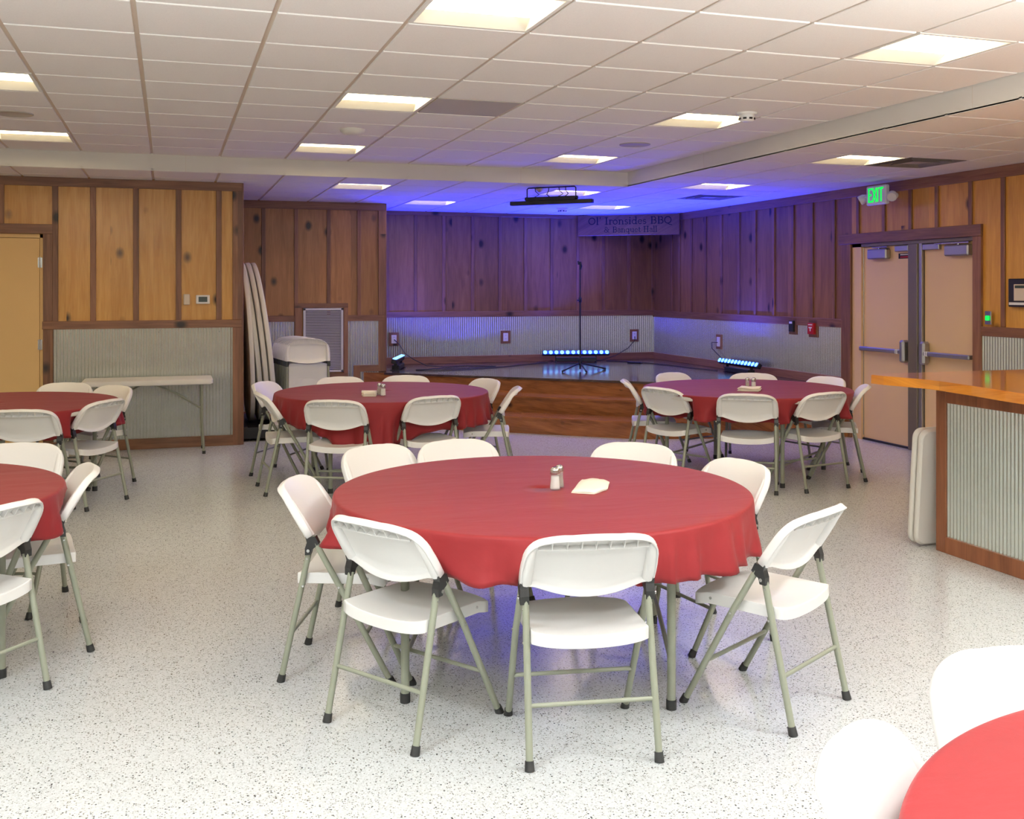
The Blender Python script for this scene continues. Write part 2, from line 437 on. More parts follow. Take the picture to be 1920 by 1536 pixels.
MAIN = [(2, 3), (2, 7), (2, -1), (6, -1), (6, 3), (6, 7), (-2, 3), (-2, 7), (-2, -1), (-6, 3), (-6, 7), (-6, -1)]
NEAR_FILL = [(-2, -5), (6, -5), (2, -8), (-2, -9), (6, -9), (2, -13), (-6, -7), (-2, -14), (6, -14)]  # unseen lights added around the camera, standing in for bounced flash
LOW = [(3, 10), (5, 13), (7, 10), (9, 13), (9, 8), (9, 4), (9, 0), (9, -4), (-4, 10), (9, -9)]
VENTS = [(3, 3), (10, 4), (10, 10)]
OPEN = set(MAIN) | set(NEAR_FILL) | set(LOW) | {(10, 4), (10, 10), (3, 3)}

def ceiling_region(regions, z, name):
    mb = MB()
    for (x0, y0, x1, y1) in regions:
        for k in range(-12, 14):
            for j in range(-18, 18):
                a0, b0 = GX + k * G, GY + j * G
                ax0, ax1 = max(a0, x0), min(a0 + G, x1); by0, by1 = max(b0, y0), min(b0 + G, y1)
                if ax1 - ax0 < 0.03 or by1 - by0 < 0.03: continue
                if (k, j) in OPEN: continue
                g = 0.012; c = 0.003
                X0 = ax0 + (g if ax0 == a0 else 0); X1 = ax1 - (g if ax1 == a0 + G else 0)
                Y0 = by0 + (g if by0 == b0 else 0); Y1 = by1 - (g if by1 == b0 + G else 0)
                zt, zb = z + 0.012, z
                vs = [(X0, Y0, zt), (X1, Y0, zt), (X1, Y1, zt), (X0, Y1, zt), (X0, Y0, zb + c), (X1, Y0, zb + c), (X1, Y1, zb + c), (X0, Y1, zb + c),
                      (X0 + c, Y0 + c, zb), (X1 - c, Y0 + c, zb), (X1 - c, Y1 - c, zb), (X0 + c, Y1 - c, zb)]
                fs = [(8, 11, 10, 9)] + [(i, 4 + i, 4 + (i + 1) % 4, (i + 1) % 4) for i in range(4)] + [(4 + i, 8 + i, 8 + (i + 1) % 4, 4 + (i + 1) % 4) for i in range(4)]
                mb.add(vs, fs, M['tile'])
        # tee bars
        for k in range(-12, 15):
            a = GX + k * G
            if x0 < a < x1:
                for j in range(-18, 18):
                    b0 = max(GY + j * G, y0); b1 = min(GY + (j + 1) * G, y1)
                    if b1 > b0: mb.box((a - 0.012, b0, z + 0.009), (a + 0.012, b1, z + 0.016), M['grid'])
        for j in range(-18, 19):
            b = GY + j * G
            if y0 < b < y1: mb.box((x0, b - 0.012, z + 0.0095), (x1, b + 0.012, z + 0.0165), M['grid'])
    return mb.build(name, kind='structure')

ceiling_region([(XW, YF, TX, TY)], ZH, 'ceiling')
ceiling_region([(XW, TY, XR, YS), (TX, YF, XR, TY)], ZL, 'ceiling')
# slab above (keeps the plenum dark)
MB().box((XW, YF, 3.3), (XR + 0.3, YS + 0.1, 3.35), M['dark']).build('ceiling', kind='structure')
sf = MB()
sf.box((XW, TY, ZL - 0.001), (TX + 0.012, TY + 0.012, ZH + 0.014), M['soffit'])
sf.box((TX, YF, ZL - 0.001), (TX + 0.012, TY + 0.012, ZH + 0.014), M['soffit'])
for x in (-3.1, 0.15, 3.5): sf.box((x, TY - 0.0008, ZL), (x + 0.002, TY, ZH), M['grid'])
for y in (8.6, 5.2): sf.box((TX - 0.0008, y, ZL), (TX, y + 0.002, ZH), M['grid'])
sf.build('trim_1', kind='structure')

# walls
W = MB()
W.box((XW, YF, 0), (XW - 0.15, YL, ZH + 0.2), M['backwall']); W.build('wall_left', kind='structure')
W = MB(); W.box((XW, YF, 0), (XR + 0.2, YF - 0.15, ZH + 0.2), M['backwall']); W.build('wall_rear', kind='structure')

DX0, DX1, DZ = -2.16, -1.183, 2.18          # single door opening in door wall
W = MB()
T_ = 0.15
W.box((XW, YL, 0), (DX0, YL + T_, ZL + .02), M['pine'])
W.box((DX1, YL, 0), (XC1 - 0.004, YL + T_, ZL + .02), M['pine'])
W.box((DX0, YL, DZ), (DX1, YL + T_, ZL + .02), M['pine'])
W.box((XC1 - T_, YL + T_, 0), (XC1 - 0.004, YM, ZL + .02), M['pine3'])
W.build('wall_door', kind='structure')
W = MB(); W.box((XC1 - T_, YM, 0), (XC2 - 0.004, YM + T_, ZL + .02), M['pine3'])
W.box((XC2 - T_, YM + T_, 0), (XC2 - 0.004, YS, ZL + .02), M['pine3']); W.build('wall_recess', kind='structure')
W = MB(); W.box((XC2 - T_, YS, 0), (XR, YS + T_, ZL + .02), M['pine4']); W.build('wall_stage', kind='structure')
RY0, RY1, RZ = 7.80, 9.66, 2.13             # double door opening in right wall
W = MB()
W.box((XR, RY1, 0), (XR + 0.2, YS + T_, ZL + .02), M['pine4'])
W.box((XR, YF, 0), (XR + 0.2, RY0, ZL + .02), M['pine2'])
W.box((XR, RY0, RZ), (XR + 0.2, RY1, ZL + .02), M['pine2'])
W.build('wall_right', kind='structure')
MB().box((XR + 0.21, RY0 - .3, 0), (XR + 0.25, RY1 + .3, 2.4), M['dark']).build('wall_outside', kind='structure')

# --- trims: helper functions laying boards on the Y-facing walls and the right wall
def ywall(mb, Y, x0, x1, z0, z1, mat, t=0.018, ch=0.003):
    mb.bbox((x0, Y - t, z0), (x1, Y + 0.002, z1), mat, ch)
def xwall(mb, X, y0, y1, z0, z1, mat, t=0.018, ch=0.003):
    mb.bbox((X - t, y0, z0), (X + 0.002, y1, z1), mat, ch)
BW = 0.048
t = MB()   # door wall upright boards
for x in (-6.0, -5.6, -5.2, -4.8, -4.4, -4.0, -3.6, -3.2, -2.8, -2.4): ywall(t, YL, x - BW / 2 - .005, x + BW / 2 + .005, 1.3, 2.66, M['trimV'])
ywall(t, YL, -1.552 - .02, -1.552 + .02, 2.27, 2.66, M['trimV']); ywall(t, YL, -1.94, -1.90, 2.27, 2.66, M['trimV'])
for x in (-1.07, -0.72, -0.315, 0.098, 0.497): ywall(t, YL, x - 0.03, x + 0.025, 1.31, 2.66, M['trimV'])
t.build('trim_2', kind='structure')
t = MB()
ywall(t, YL, XW, XC1, 2.655, ZL, M['trimX'], 0.022)
ywall(t, YL, -1.19, XC1 - .001, 1.231, 1.312, M['trimX'], 0.024)
ywall(t, YL, XW, DX0 - .09, 1.231, 1.312, M['trimX'], 0.024)
ywall(t, YL, -1.10, 0.64, 0, 0.107, M['trimX'], 0.024)
ywall(t, YL, XW, DX0 - .09, 0, 0.107, M['trimX'], 0.024)
t.build('trim_3', kind='structure')
t = MB()
ywall(t, YL, 0.633, XC1, 1.312, 2.655, M['trimV'], 0.024); ywall(t, YL, 0.633, XC1, 0, 1.231, M['trimV'], 0.0235)
ywall(t, YL, -1.183, -1.092, 0, 1.231, M['trimV'], 0.023); ywall(t, YL, -1.183, -1.095, 1.312, 2.18, M['trimV'], 0.023)
ywall(t, YL, DX0 - .09, DX0, 0, 2.18, M['trimV'], 0.023)
ywall(t, YL, DX0 - .09, -1.095, 2.18, 2.275, M['trimX'], 0.026)
t.bbox((XC1 - .002, YL - .02, 0), (XC1 + .016, YL + 0.09, ZL), M['trimV'])
t.build('trim_4', kind='structure')
t = MB()   # recess wall
for x in (1.129, 1.532, 1.943, 2.334): ywall(t, YM, x - .024, x + .024, 1.29, 2.65, M['trimV'])
ywall(t, YM, XC1, XC2, 2.646, ZL, M['trimX'], 0.022)
ywall(t, YM, XC1, 1.512, 1.216, 1.292, M['trimX'], 0.024); ywall(t, YM, 2.182, XC2, 1.216, 1.292, M['trimX'], 0.024)
ywall(t, YM, 2.585, XC2, 1.292, 2.646, M['trimV'], 0.024); ywall(t, YM, 2.585, XC2, 0.56, 1.216, M['trimV'], 0.024)
ywall(t, YM, 2.34, 2.60, 0.56, 0.645, M['trimX'], 0.023)
ywall(t, YM, 2.262, 2.345, 0.0, 0.645, M['trimV'], 0.024)
ywall(t, YM, XC1, 2.262, 0, 0.1, M['trimX'], 0.024)
# grille surround
ywall(t, YM, 1.512, 1.605, 0.46, 1.448, M['trimV'], 0.027); ywall(t, YM, 2.135, 2.19, 0.46, 1.448, M['trimV'], 0.027)
ywall(t, YM, 1.512, 2.19, 1.39, 1.448, M['trimX'], 0.029); ywall(t, YM, 1.512, 2.19, 0.46, 0.55, M['trimX'], 0.029)
t.bbox((XC2 - .002, YM - .02, 0.55), (XC2 + .016, YM + 0.09, ZL), M['trimV'])
t.build('trim_5', kind='structure')
t = MB()   # stage wall
for x in (2.947, 3.358, 3.776, 4.21, 4.627, 5.025, 5.44, 5.86, 6.28, 6.707): ywall(t, YS, x - .024, x + .024, 1.3, 2.70, M['trimV'])
ywall(t, YS, 7.09, XR, 1.3, 2.70, M['trimV'])
ywall(t, YS, XC2, XR, 2.69, ZL, M['trimX'], 0.022)
ywall(t, YS, XC2, XR, 1.222, 1.305, M['trimX'], 0.024)
ywall(t, YS, XC2, XR, 0.552, 0.655, M['trimX'], 0.024)
t.build('trim_6', kind='structure')
t = MB()   # right wall
for y in (13.95, 13.7, 13.34, 12.92, 12.49, 12.03, 11.63, 11.2, 10.78, 10.39, 9.97):
    xwall(t, XR, y - .024, y + .024, 1.29, 2.65, M['trimV'])
for y in (9.54, 9.11, 8.7, 8.32, 7.87): xwall(t, XR, y - .024, y + .024, 2.235, 2.65, M['trimV'])
for y in (7.47, 7.06, 6.65, 6.24, 5.83, 5.42, 5.0, 4.6, 4.2, 3.8, 3.4, 3.0, 2.6, 2.2, 1.8, 1.4, 1.0, .6, .2, -.2, -.6, -1, -1.4, -1.8, -2.2): xwall(t, XR, y - .024, y + .024, 1.29, 2.65, M['trimV'])
t.build('trim_7', kind='structure')
t = MB()
xwall(t, XR, YF, YS, 2.64, ZL, M['trimY'], 0.022)
xwall(t, XR, 9.70, YS, 1.2, 1.295, M['trimY'], 0.024); xwall(t, XR, YF, 7.72, 1.2, 1.288, M['trimY'], 0.024)
xwall(t, XR, 9.70, YS, 0.552, 0.65, M['trimY'], 0.024); xwall(t, XR, YF, 7.72, 0, 0.1, M['trimY'], 0.024)
xwall(t, XR, 9.65, 9.82, 0, 2.125, M['trimV'], 0.027); xwall(t, XR, 7.72, 7.83, 0, 2.125, M['trimV'], 0.026)
xwall(t, XR, 7.72, 9.86, 2.125, 2.235, M['trimY'], 0.030)
t.build('trim_8', kind='structure')

# --- corrugated wainscot: real ridges
PITCH = 0.0325
def corr(mb, p0, p1, z0, z1, nrm, amp=0.0052):
    p0 = Vector((*p0, 0)); p1 = Vector((*p1, 0)); n = Vector((*nrm, 0)).normalized()
    L_ = (p1 - p0).length; d = (p1 - p0) / L_
    N_ = max(8, int(L_ / PITCH * 8)); vs = []; fs = []
    for i in range(N_ + 1):
        s_ = L_ * i / N_; q = p0 + d * s_ + n * (0.006 + amp * math.sin(2 * PI * s_ / PITCH))
        vs += [(q.x, q.y, z0), (q.x, q.y, z1)]
    for i in range(N_): fs.append((2 * i, 2 * i + 2, 2 * i + 3, 2 * i + 1))
    mb.add(vs, fs, M['galv'], True)
    return mb
def screws(mb, p0, p1, z, nrm, step=0.26):
    a = Vector((*p0, z)); b_ = Vector((*p1, z)); n = Vector((*nrm, 0)); L_ = (b_ - a).length; k = max(1, int(L_ / step))
    for i in range(k):
        q = a + (b_ - a) * ((i + .5) / k)
        mb.tube([q + n * 0.008, q + n * 0.014], 0.006, M['steel'], 6)
c = MB(); corr(c, (-1.092, YL), (0.634, YL), 0.1, 1.235, (0, -1)); screws(c, (-1.09, YL), (.63, YL), 1.19, (0, -1)); corr(c, (XW, YL), (DX0 - .09, YL), 0.1, 1.235, (0, -1)); c.build('trim_9', kind='structure')
c = MB(); corr(c, (XC1 + .02, YM), (1.52, YM), 0.1, 1.22, (0, -1)); corr(c, (2.185, YM), (2.59, YM), 0.1, 1.22, (0, -1)); screws(c, (2.2, YM), (2.58, YM), 1.18, (0, -1), .15); c.build('trim_10', kind='structure')
c = MB(); corr(c, (XC2, YS), (XR, YS), 0.645, 1.23, (0, -1)); screws(c, (XC2, YS), (XR, YS), 1.19, (0, -1), .42); c.build('trim_11', kind='structure')
c = MB(); corr(c, (XR, YS), (XR, 9.8), 0.1, 1.21, (-1, 0)); c.build('trim_12', kind='structure')
c = MB(); corr(c, (XR, 7.73), (XR, YF + .02), 0.1, 1.21, (-1, 0)); c.build('trim_13', kind='structure')

# --- stage platform with two steps
top = [(2.64, 13.18), (5.316, 10.903), (XR, 9.99)]
bot = [(2.14, 12.42), (4.86, 10.24), (XR, 9.69)]
def lerp(a, b_, k): return (a[0] + (b_[0] - a[0]) * k, a[1] + (b_[1] - a[1]) * k)
mid1 = [lerp(a, b_, 0.46) for a, b_ in zip(top, bot)]
HS = 0.552
st = MB()
st.prism([(2.40, YM), (XC2, YM), (XC2, YS), (XR, YS), top[2], top[1], top[0]], 0, HS, M['deck'], mat_side=M['step'])
st.prism([top[0], top[1], top[2], mid1[2], mid1[1], mid1[0]][::-1], 0, HS * 2 / 3, M['step'])
st.prism([mid1[0], mid1[1], mid1[2], bot[2], bot[1], bot[0]][::-1], 0, HS / 3, M['step'])
def nosing(pl, z, off):
    for a, b_ in zip(pl[:-1], pl[1:]):
        a = Vector((*a, 0)); b_ = Vector((*b_, 0)); d = (b_ - a).normalized(); n = Vector((d.y, -d.x, 0))
        q = [a - n * .05, b_ - n * .05, b_ + n * off, a + n * off]
        st.prism([(p.x, p.y) for p in q][::-1], z - 0.022, z + 0.003, M['step'] if z < .5 else M['deck'])
nosing(top, HS, 0.02); nosing(mid1, HS * 2 / 3, 0.02); nosing(bot, HS / 3, 0.015)
st.build('floor_stage', kind='structure')

# --- single tan door on the left
d = MB()
d.box((DX0 + .004, YL + 0.004, 0.01), (DX0 + .03, YL + .12, DZ), M['door']); d.box((DX1 - .03, YL + 0.004, 0.01), (DX1 - .002, YL + .12, DZ), M['door'])
d.box((DX0 + .004, YL + 0.004, DZ - .04), (DX1 - .002, YL + .12, DZ - .002), M['door'])
fr = d
d1 = MB(); d1.bbox((DX0 + .034, YL + 0.012, 0.01), (DX1 - .034, YL + .055, DZ - .044), M['door'], .002)
door1 = d1.build('door_1', kind='structure')
fr.build('door_frame', door1)
for z in (1.895, 1.08, 0.28):
    h = MB(); h.tube([(DX1 - .031, YL + .004, z - .055), (DX1 - .031, YL + .004, z + .055)], .008, M['steel'], 8)
    h.box((DX1 - .05, YL + .008, z - .05), (DX1 - .032, YL + .013, z + .05), M['steel']); h.box((DX1 - .03, YL + .001, z - .05), (DX1 - .008, YL + .004, z + .05), M['steel'])
    h.build('hinge', door1)
k = MB(); k.tube([(DX0 + .1, YL + .012, 1.0), (DX0 + .1, YL - .05, 1.0)], .012, M['steel']); k.tube([(DX0 + .1, YL - .045, 1.0), (DX0 + .22, YL - .045, 1.0)], .01, M['steel'])
k.build('door_handle', door1)

# --- double doors on the right
XD = XR + 0.035
d2 = MB(); d2.bbox((XD, 8.735 + .005, 0.02), (XD + .045, 9.495, 2.085), M['door2'], .002)
doorL = d2.build('door_2', kind='structure')
d3 = MB(); d3.bbox((XD, 7.84, 0.02), (XD + .045, 8.546 - .005, 2.085), M['door2'], .002)
doorR = d3.build('door_3', kind='structure')
f2 = MB()
f2.box((XR + .002, 9.50, 0), (XR + .15, 9.655, 2.125), M['door2']); f2.box((XR + .002, 7.806, 0), (XR + .15, 7.836, 2.125), M['door2'])
f2.box((XR + .002, 7.806, 2.088), (XR + .15, 9.655, 2.127), M['bronze'])
f2.build('door_frame', doorL)
mu = MB(); mu.bbox((XR - .012, 8.60, 0), (XR + .10, 8.735, 2.09), M['bronze'], .004); mu.bbox((XR + .004, 8.55, 0), (XR + .10, 8.60, 2.09), M['satin'], .002)
mu.build('mullion', doorL)
hg = MB(); hg.tube([(XD - .004, 9.497, .05), (XD - .004, 9.497, 2.08)], .006, M['steel'], 8); hg.build('hinge', doorL)
def panic(par, y0, y1, yend):
    b_ = MB()
    s_ = 1 if y1 > y0 else -1
    b_.bbox((XD - .085, y0, .968), (XD - .05, y1, 1.012), M['satin'], .01)
    for y in (y0 + s_ * .02, y1 - s_ * .02): b_.box((XD - .06, y - .015, .97), (XD, y + .015, 1.01), M['satin'])
    o = b_.build('push_bar', par)
    c_ = MB(); c_.bbox((XD - .09, yend - .045, .88), (XD, yend + .03, 1.11), M['satin'], .02); c_.build('latch_case', par)
    r_ = MB()
    for q in (0.035, 0.06): r_.bbox((XD - .088, yend + (q + .02) * (1 if yend < (y0 + y1) / 2 else -1) - .006, .966), (XD - .048, yend + (q + .02) * (1 if yend < (y0 + y1) / 2 else -1) + .006, 1.014), M['white_paint'], .002)
    r_.build('band', o)
panic(doorL, 8.79, 9.48, 8.80); panic(doorR, 7.85, 8.50, 8.50)
def closer(par, y0, y1, arm):
    b_ = MB(); b_.bbox((XD - .07, y0, 1.95), (XD, y1, 2.055), M['satin'], .012); o = b_.build('closer', par)
    a_ = MB(); a_.tube([(XD - .035, (y0 + y1) / 2, 2.055), (XD - .035, (y0 + y1) / 2, 2.075)], .012, M['steel']); a_.box((XD - .05, (y0 + y1) / 2 - .15, 2.068), (XD - .02, arm, 2.08), M['steel'])
    a_.build('closer_arm', o)
closer(doorL, 9.05, 9.36, 9.3); closer(doorR, 7.88, 8.20, 8.35)
mg = MB(); mg.bbox((XD - .04, 8.745, 2.02), (XD, 8.95, 2.08), M['satin'], .006); mg.build('magnet_lock', doorL)
mg = MB(); mg.bbox((XD - .04, 8.30, 2.02), (XD, 8.535, 2.08), M['satin'], .006); mg.build('magnet_lock', doorR)
sg = MB(); sg.bbox((XD - .004, 8.76, 1.945), (XD + .001, 8.93, 2.0), M['ink'], .001)
for i in range(7): sg.box((XD - .005, 8.90 - i * .018, 1.98), (XD - .004, 8.888 - i * .018, 1.992), M['whiteink'])
for i in range(6): sg.box((XD - .005, 8.90 - i * .02, 1.953), (XD - .004, 8.886 - i * .02, 1.970), M['redink'])
sg.build('warning_sticker', doorL)
sw = MB(); sw.bbox((XD - .02, 8.735, .0), (XD + .045, 9.495, .022), M['black_metal'], .003); sw.build('sweep', doorL)
sw = MB(); sw.bbox((XD - .02, 7.84, .0), (XD + .045, 8.546, .022), M['black_metal'], .003); sw.build('sweep', doorR)

exec_after = []

# ================================================================== CEILING FIXTURES
def make_troffer(mat, label):
    t = thing('ceiling_light', label, 'ceiling light')
    h = G / 2 - 0.006; d = 0.048; iy = 0.115; ix = 0.004
    f = MB()
    o = [(-h, -h), (h, -h), (h, h), (-h, h)]; i1 = [(-h + .02, -h + .02), (h - .02, -h + .02), (h - .02, h - .02), (-h + .02, h - .02)]
    i2 = [(-h + .02 + ix, -h + iy), (h - .02 - ix, -h + iy), (h - .02 - ix, h - iy), (-h + .02 + ix, h - iy)]
    vs = [(x, y, 0.0) for x, y in o] + [(x, y, 0.0) for x, y in i1] + [(x, y, d) for x, y in i2] + [(x, y, 0.012) for x, y in o] + [(x, y, d + .01) for x, y in i2]
    fs = []
    for k in range(4):
        n_ = (k + 1) % 4
        fs += [(k, n_, 4 + n_, 4 + k), (4 + k, 4 + n_, 8 + n_, 8 + k), (k, 12 + k, 12 + n_, n_), (12 + k, 16 + k, 16 + n_, 12 + n_)]
    fs.append((16, 17, 18, 19))
    f.add(vs, [q[::-1] for q in fs], M['soffit']); f.build('frame', t)
    p = MB(); p.box((i2[0][0] + .002, i2[0][1] + .002, d - .006), (i2[2][0] - .002, i2[2][1] - .002, d), mat); p.build('diffuser', t)
    return t
labels_light = {
 (2, -1): 'glowing square ceiling light cut by the top edge of the view, nearest overhead', (2, 3): 'glowing square ceiling light beside the grey perforated vent tile',
 (2, 7): 'glowing square ceiling light beside the round white ceiling dome', (6, -1): 'bright square ceiling light at upper right, near the long white ceiling drop',
 (6, 3): 'square ceiling light right beside the white smoke detector', (6, 7): 'square ceiling light nearest the inner corner of the raised ceiling',
 (-2, 3): 'upper of the two square ceiling lights cut by the left edge', (-2, 7): 'lower of the two square ceiling lights cut by the left edge',
 (3, 10): 'low ceiling light straight above the recess wall, left of the stage', (5, 13): 'low ceiling light over the left corner of the stage',
 (7, 10): 'low ceiling light directly behind the hanging black light bar', (9, 13): 'low ceiling light closest to the hanging wooden sign',
 (9, 8): 'low ceiling light beside the blue-lit square diffuser', (9, 4): 'low ceiling light next to the air diffuser before the exit sign'}
used_w = used_c = used_b = False
pw = make_troffer(M['warm_panel'], 'x'); pc = make_troffer(M['cool_fill_panel'], 'x'); pb = make_troffer(M['bright_fill_panel'], 'x')
for (k, j) in MAIN + NEAR_FILL + LOW:
    z = ZL if (k, j) in LOW else ZH
    loc = (GX + (k + .5) * G, GY + (j + .5) * G, z)
    lab = labels_light.get((k, j), 'unseen square ceiling light outside the view')
    if j == -5 and (k, j) in NEAR_FILL: place_copy(pb, used_b, loc, 0, lab, 'recessed ceiling lights'); used_b = True  # boosted fill pair
    elif (k, j) in NEAR_FILL: place_copy(pc, used_c, loc, 0, lab, 'recessed ceiling lights'); used_c = True
    else: place_copy(pw, used_w, loc, 0, lab, 'recessed ceiling lights'); used_w = True

def cell(k, j, z): return (GX + (k + .5) * G, GY + (j + .5) * G, z)
v = MB(); h = G / 2 - .012
v.bbox((-h, -h, 0.0), (h, h, .012), M['vent'], .003)
for i in range(22):
    for q in range(22): v.box((-h + .03 + i * .0245, -h + .03 + q * .0245, -.0012), (-h + .044 + i * .0245, -h + .044 + q * .0245, .001), M['dark']) if False else None
o = v.build('return_vent'); o.location = cell(3, 3, ZH); tag(o, 'grey perforated return air tile set in the white ceiling', 'vent')
def diffuser(loc, label):
    t = thing('air_diffuser', label, 'air vent', loc)
    f = MB()
    h = G / 2 - .008
    for i, s_ in enumerate((1.0, 0.74, 0.5)):
        a = h * s_; b_ = a - .05; z0 = 0.0 - .004 * i; z1 = .05
        vs = [(x * a, y * a, z0) for x, y in ((-1, -1), (1, -1), (1, 1), (-1, 1))] + [(x * b_, y * b_, z1) for x, y in ((-1, -1), (1, -1), (1, 1), (-1, 1))]
        f.add(vs, [(k, (k + 1) % 4, 4 + (k + 1) % 4, 4 + k) for k in range(4)], M['vent']); f.add(vs, [(k, 4 + k, 4 + (k + 1) % 4, (k + 1) % 4) for k in range(4)], M['vent'])
    f.build('louver_ring', t)
    p = MB(); p.bbox((-.1, -.1, .004), (.1, .1, .016), M['vent'], .003); p.build('centre_plate', t)
    b2 = MB(); b2.box((-h, -h, .052), (h, h, .06), M['vent']); b2.build('back_pan', t)
    return t
diffuser(cell(10, 4, ZL), 'square metal air diffuser in the ceiling just before the exit sign')
diffuser(cell(10, 10, ZL), 'square air diffuser washed blue above the stage right side')
def disc(name, loc, r, label, cat, mat, dome=False):
    m = MB()
    if dome: m.lathe([(r, 0), (r * .96, -.018), (r * .75, -.034), (r * .4, -.043), (.003, -.046)], mat, 28)
    else: m.lathe([(r, 0.004), (r, -.006), (r * .93, -.009), (r * .9, -.006), (.003, -.006)], mat, 28)
    o = m.build(name); o.location = loc; tag(o, label, cat); return o
disc('ceiling_speaker', (-1.06, 8.19, ZH), .135, 'flat round speaker grille in the ceiling cut by the left edge', 'speaker', M['speaker'])
disc('ceiling_speaker', (3.86, 8.25, ZH), .135, 'flat round speaker grille in the ceiling before the stage', 'speaker', M['speaker'])
disc('ceiling_dome', (1.38, 8.18, ZH), .10, 'white round dome on the ceiling between two lights', 'ceiling dome', M['soffit'], True)
def smoke(loc, label):
    t = thing('smoke_detector', label, 'smoke detector', loc)
    b_ = MB(); b_.lathe([(.075, 0.002), (.075, -.012), (.068, -.016), (.003, -.017)], M['white_paint'], 24); b_.build('base', t)
    b_ = MB(); b_.lathe([(.055, -.016), (.058, -.03), (.052, -.055), (.04, -.062), (.003, -.064)], M['white_paint'], 24)
    for k in range(8):
        a = 2 * PI * k / 8; b_.box((.050, -.012, -.05), (.0585, .012, -.037), M['dark'], Matrix.Rotation(a, 4, 'Z'))
    b_.build('sensor_head', t)
smoke((3.93, 6.52, ZH), 'white smoke detector with dark slots beside a ceiling light')
smoke((5.13, 13.3, ZL), 'small smoke detector on the blue-lit ceiling over the stage')

# hanging black LED bar over the stage front
t = thing('hanging_light_bar', 'black unlit light bar hanging on a bracket under the low ceiling', 'stage light', (3.93, 10.52, 2.57), math.radians(-43))
b_ = MB(); b_.bbox((-.48, -.035, -.022), (.48, .035, .022), M['black_metal'], .006); b_.build('bar', t)
b_ = MB(); b_.bbox((-.29, -.05, .02), (.29, .05, .06), M['black_metal'], .008); b_.build('driver_box', t)
b_ = MB(); b_.tube([(-.285, 0, .03), (-.285, 0, .150), (-.27, 0, .163), (.27, 0, .163), (.285, 0, .150), (.285, 0, .03)], .007, M['black_metal'], 8)
for x in (-.295, .295): b_.tube([(x - .012, 0, .045), (x + .012, 0, .045)], .018, M['black_metal'], 12)
b_.build('bracket', t)
for x, s_ in ((-.2, .05), (-.02, -.04), (.08, .05), (.16, .03)):
    b_ = MB(); b_.tube([(x, 0, .06), (x + s_, .02, .09), (x + s_ * .3, 0, .125), (x + s_ * .2, 0, .162)], .005, M['black_plastic'], 6); b_.build('cable', t)
b_ = MB(); b_.lathe([(.045, .173), (.04, .15), (.03, .135), (.012, .12), (.003, .118)], M['ivory'], 16, Matrix.Translation((-.16, .05, 0)))
o = b_.build('ceiling_sprinkler'); o.location = t.location; o.rotation_euler = t.rotation_euler; tag(o, 'small pale sprinkler head on the ceiling at the hanging black bar', 'sprinkler')

# ================================================================== WALL FITTINGS
def plate_y(name, x, z, w_, h_, Y, label, cat, mat, frame=None, plug=False):
    t = thing(name, label, cat, (x, Y - .012, z))
    if frame: m = MB(); m.bbox((-w_ / 2 - .035, -.012, -h_ / 2 - .035), (w_ / 2 + .035, .008, h_ / 2 + .035), frame, .003); m.build('wood_block', t)
    m = MB(); m.bbox((-w_ / 2, -.02, -h_ / 2), (w_ / 2, -.010, h_ / 2), mat, .003)
    for s_ in (-1, 1):
        m.bbox((-.017, -.022, s_ * .026 - .016), (.017, -.019, s_ * .026 + .016), mat, .002)
        m.box((-.008, -.0225, s_ * .026 - .004), (-.005, -.0218, s_ * .026 + .008), M['dark']); m.box((.005, -.0225, s_ * .026 - .004), (.008, -.0218, s_ * .026 + .008), M['dark'])
    m.build('cover_plate', t)
    return t
plate_y('wall_outlet', 3.04, .915, .075, .12, YS, 'wall outlet on a wood block at the left end of the stage wall', 'outlet', M['white_plastic'], M['trimV'])
plate_y('wall_outlet', 4.71, .92, .075, .12, YS, 'empty wall outlet on a wood block in the middle of the stage wall', 'outlet', M['white_plastic'], M['trimV'])
plate_y('wall_outlet', 6.79, .915, .075, .12, YS, 'wall outlet on a wood block near the stage right corner', 'outlet', M['white_plastic'], M['trimV'])
def plate_x(name, y, z, w_, h_, label, cat, mat, frame=None, sub='cover_plate', proud=.022):
    t = thing(name, label, cat, (XR - .012, y, z))
    if frame: m = MB(); m.bbox((-.012, -w_ / 2 - .035, -h_ / 2 - .035), (.008, w_ / 2 + .035, h_ / 2 + .035), frame, .003); m.build('wood_block', t)
    m = MB(); m.bbox((-proud, -w_ / 2, -h_ / 2), (-.010, w_ / 2, h_ / 2), mat, .003); m.build(sub, t)
    return t
t = plate_x('wall_outlet', 12.53, .91, .08, .13, 'wall outlet on a wood block above the right stage light', 'outlet', M['white_plastic'], M['trimV'])
t = plate_x('wall_switch', 10.765, 1.185, .09, .13, 'black wall switch on a wood block left of the red fire alarm pull', 'switch', M['black_plastic'], M['trimV'], proud=.04)
m = MB(); m.bbox((-.042, -.03, .03), (-.038, .03, .055), M['white_plastic'], .001); m.build('status_light', t)
t = plate_x('fire_alarm_pull', 10.35, 1.17, .11, .13, 'red fire alarm pull station on a wood block beside the doors', 'fire alarm', M['red_plastic'], M['trimV'], 'housing', .05)
m = MB(); m.box((-.052, -.03, .005), (-.0495, .03, .02), M['whiteink']); m.box((-.052, -.008, -.03), (-.0495, .008, .005), M['whiteink']); m.box((-.052, -.04, .04), (-.0495, .04, .05), M['whiteink']); m.build('pull_handle', t)
t = plate_x('exit_button', 7.62, 1.37, .075, .12, 'steel exit button plate with a green lit button beside the double doors', 'button', M['steel'], None, proud=.03)
m = MB(); m.bbox((-.045, -.022, -.025), (-.028, .022, .02), M['green_glow'], .006); m.build('push_button', t)
t = thing('alarm_keypad', 'dark alarm panel with grey screen at the right edge', 'alarm panel', (XR - .012, 7.21, 1.60))
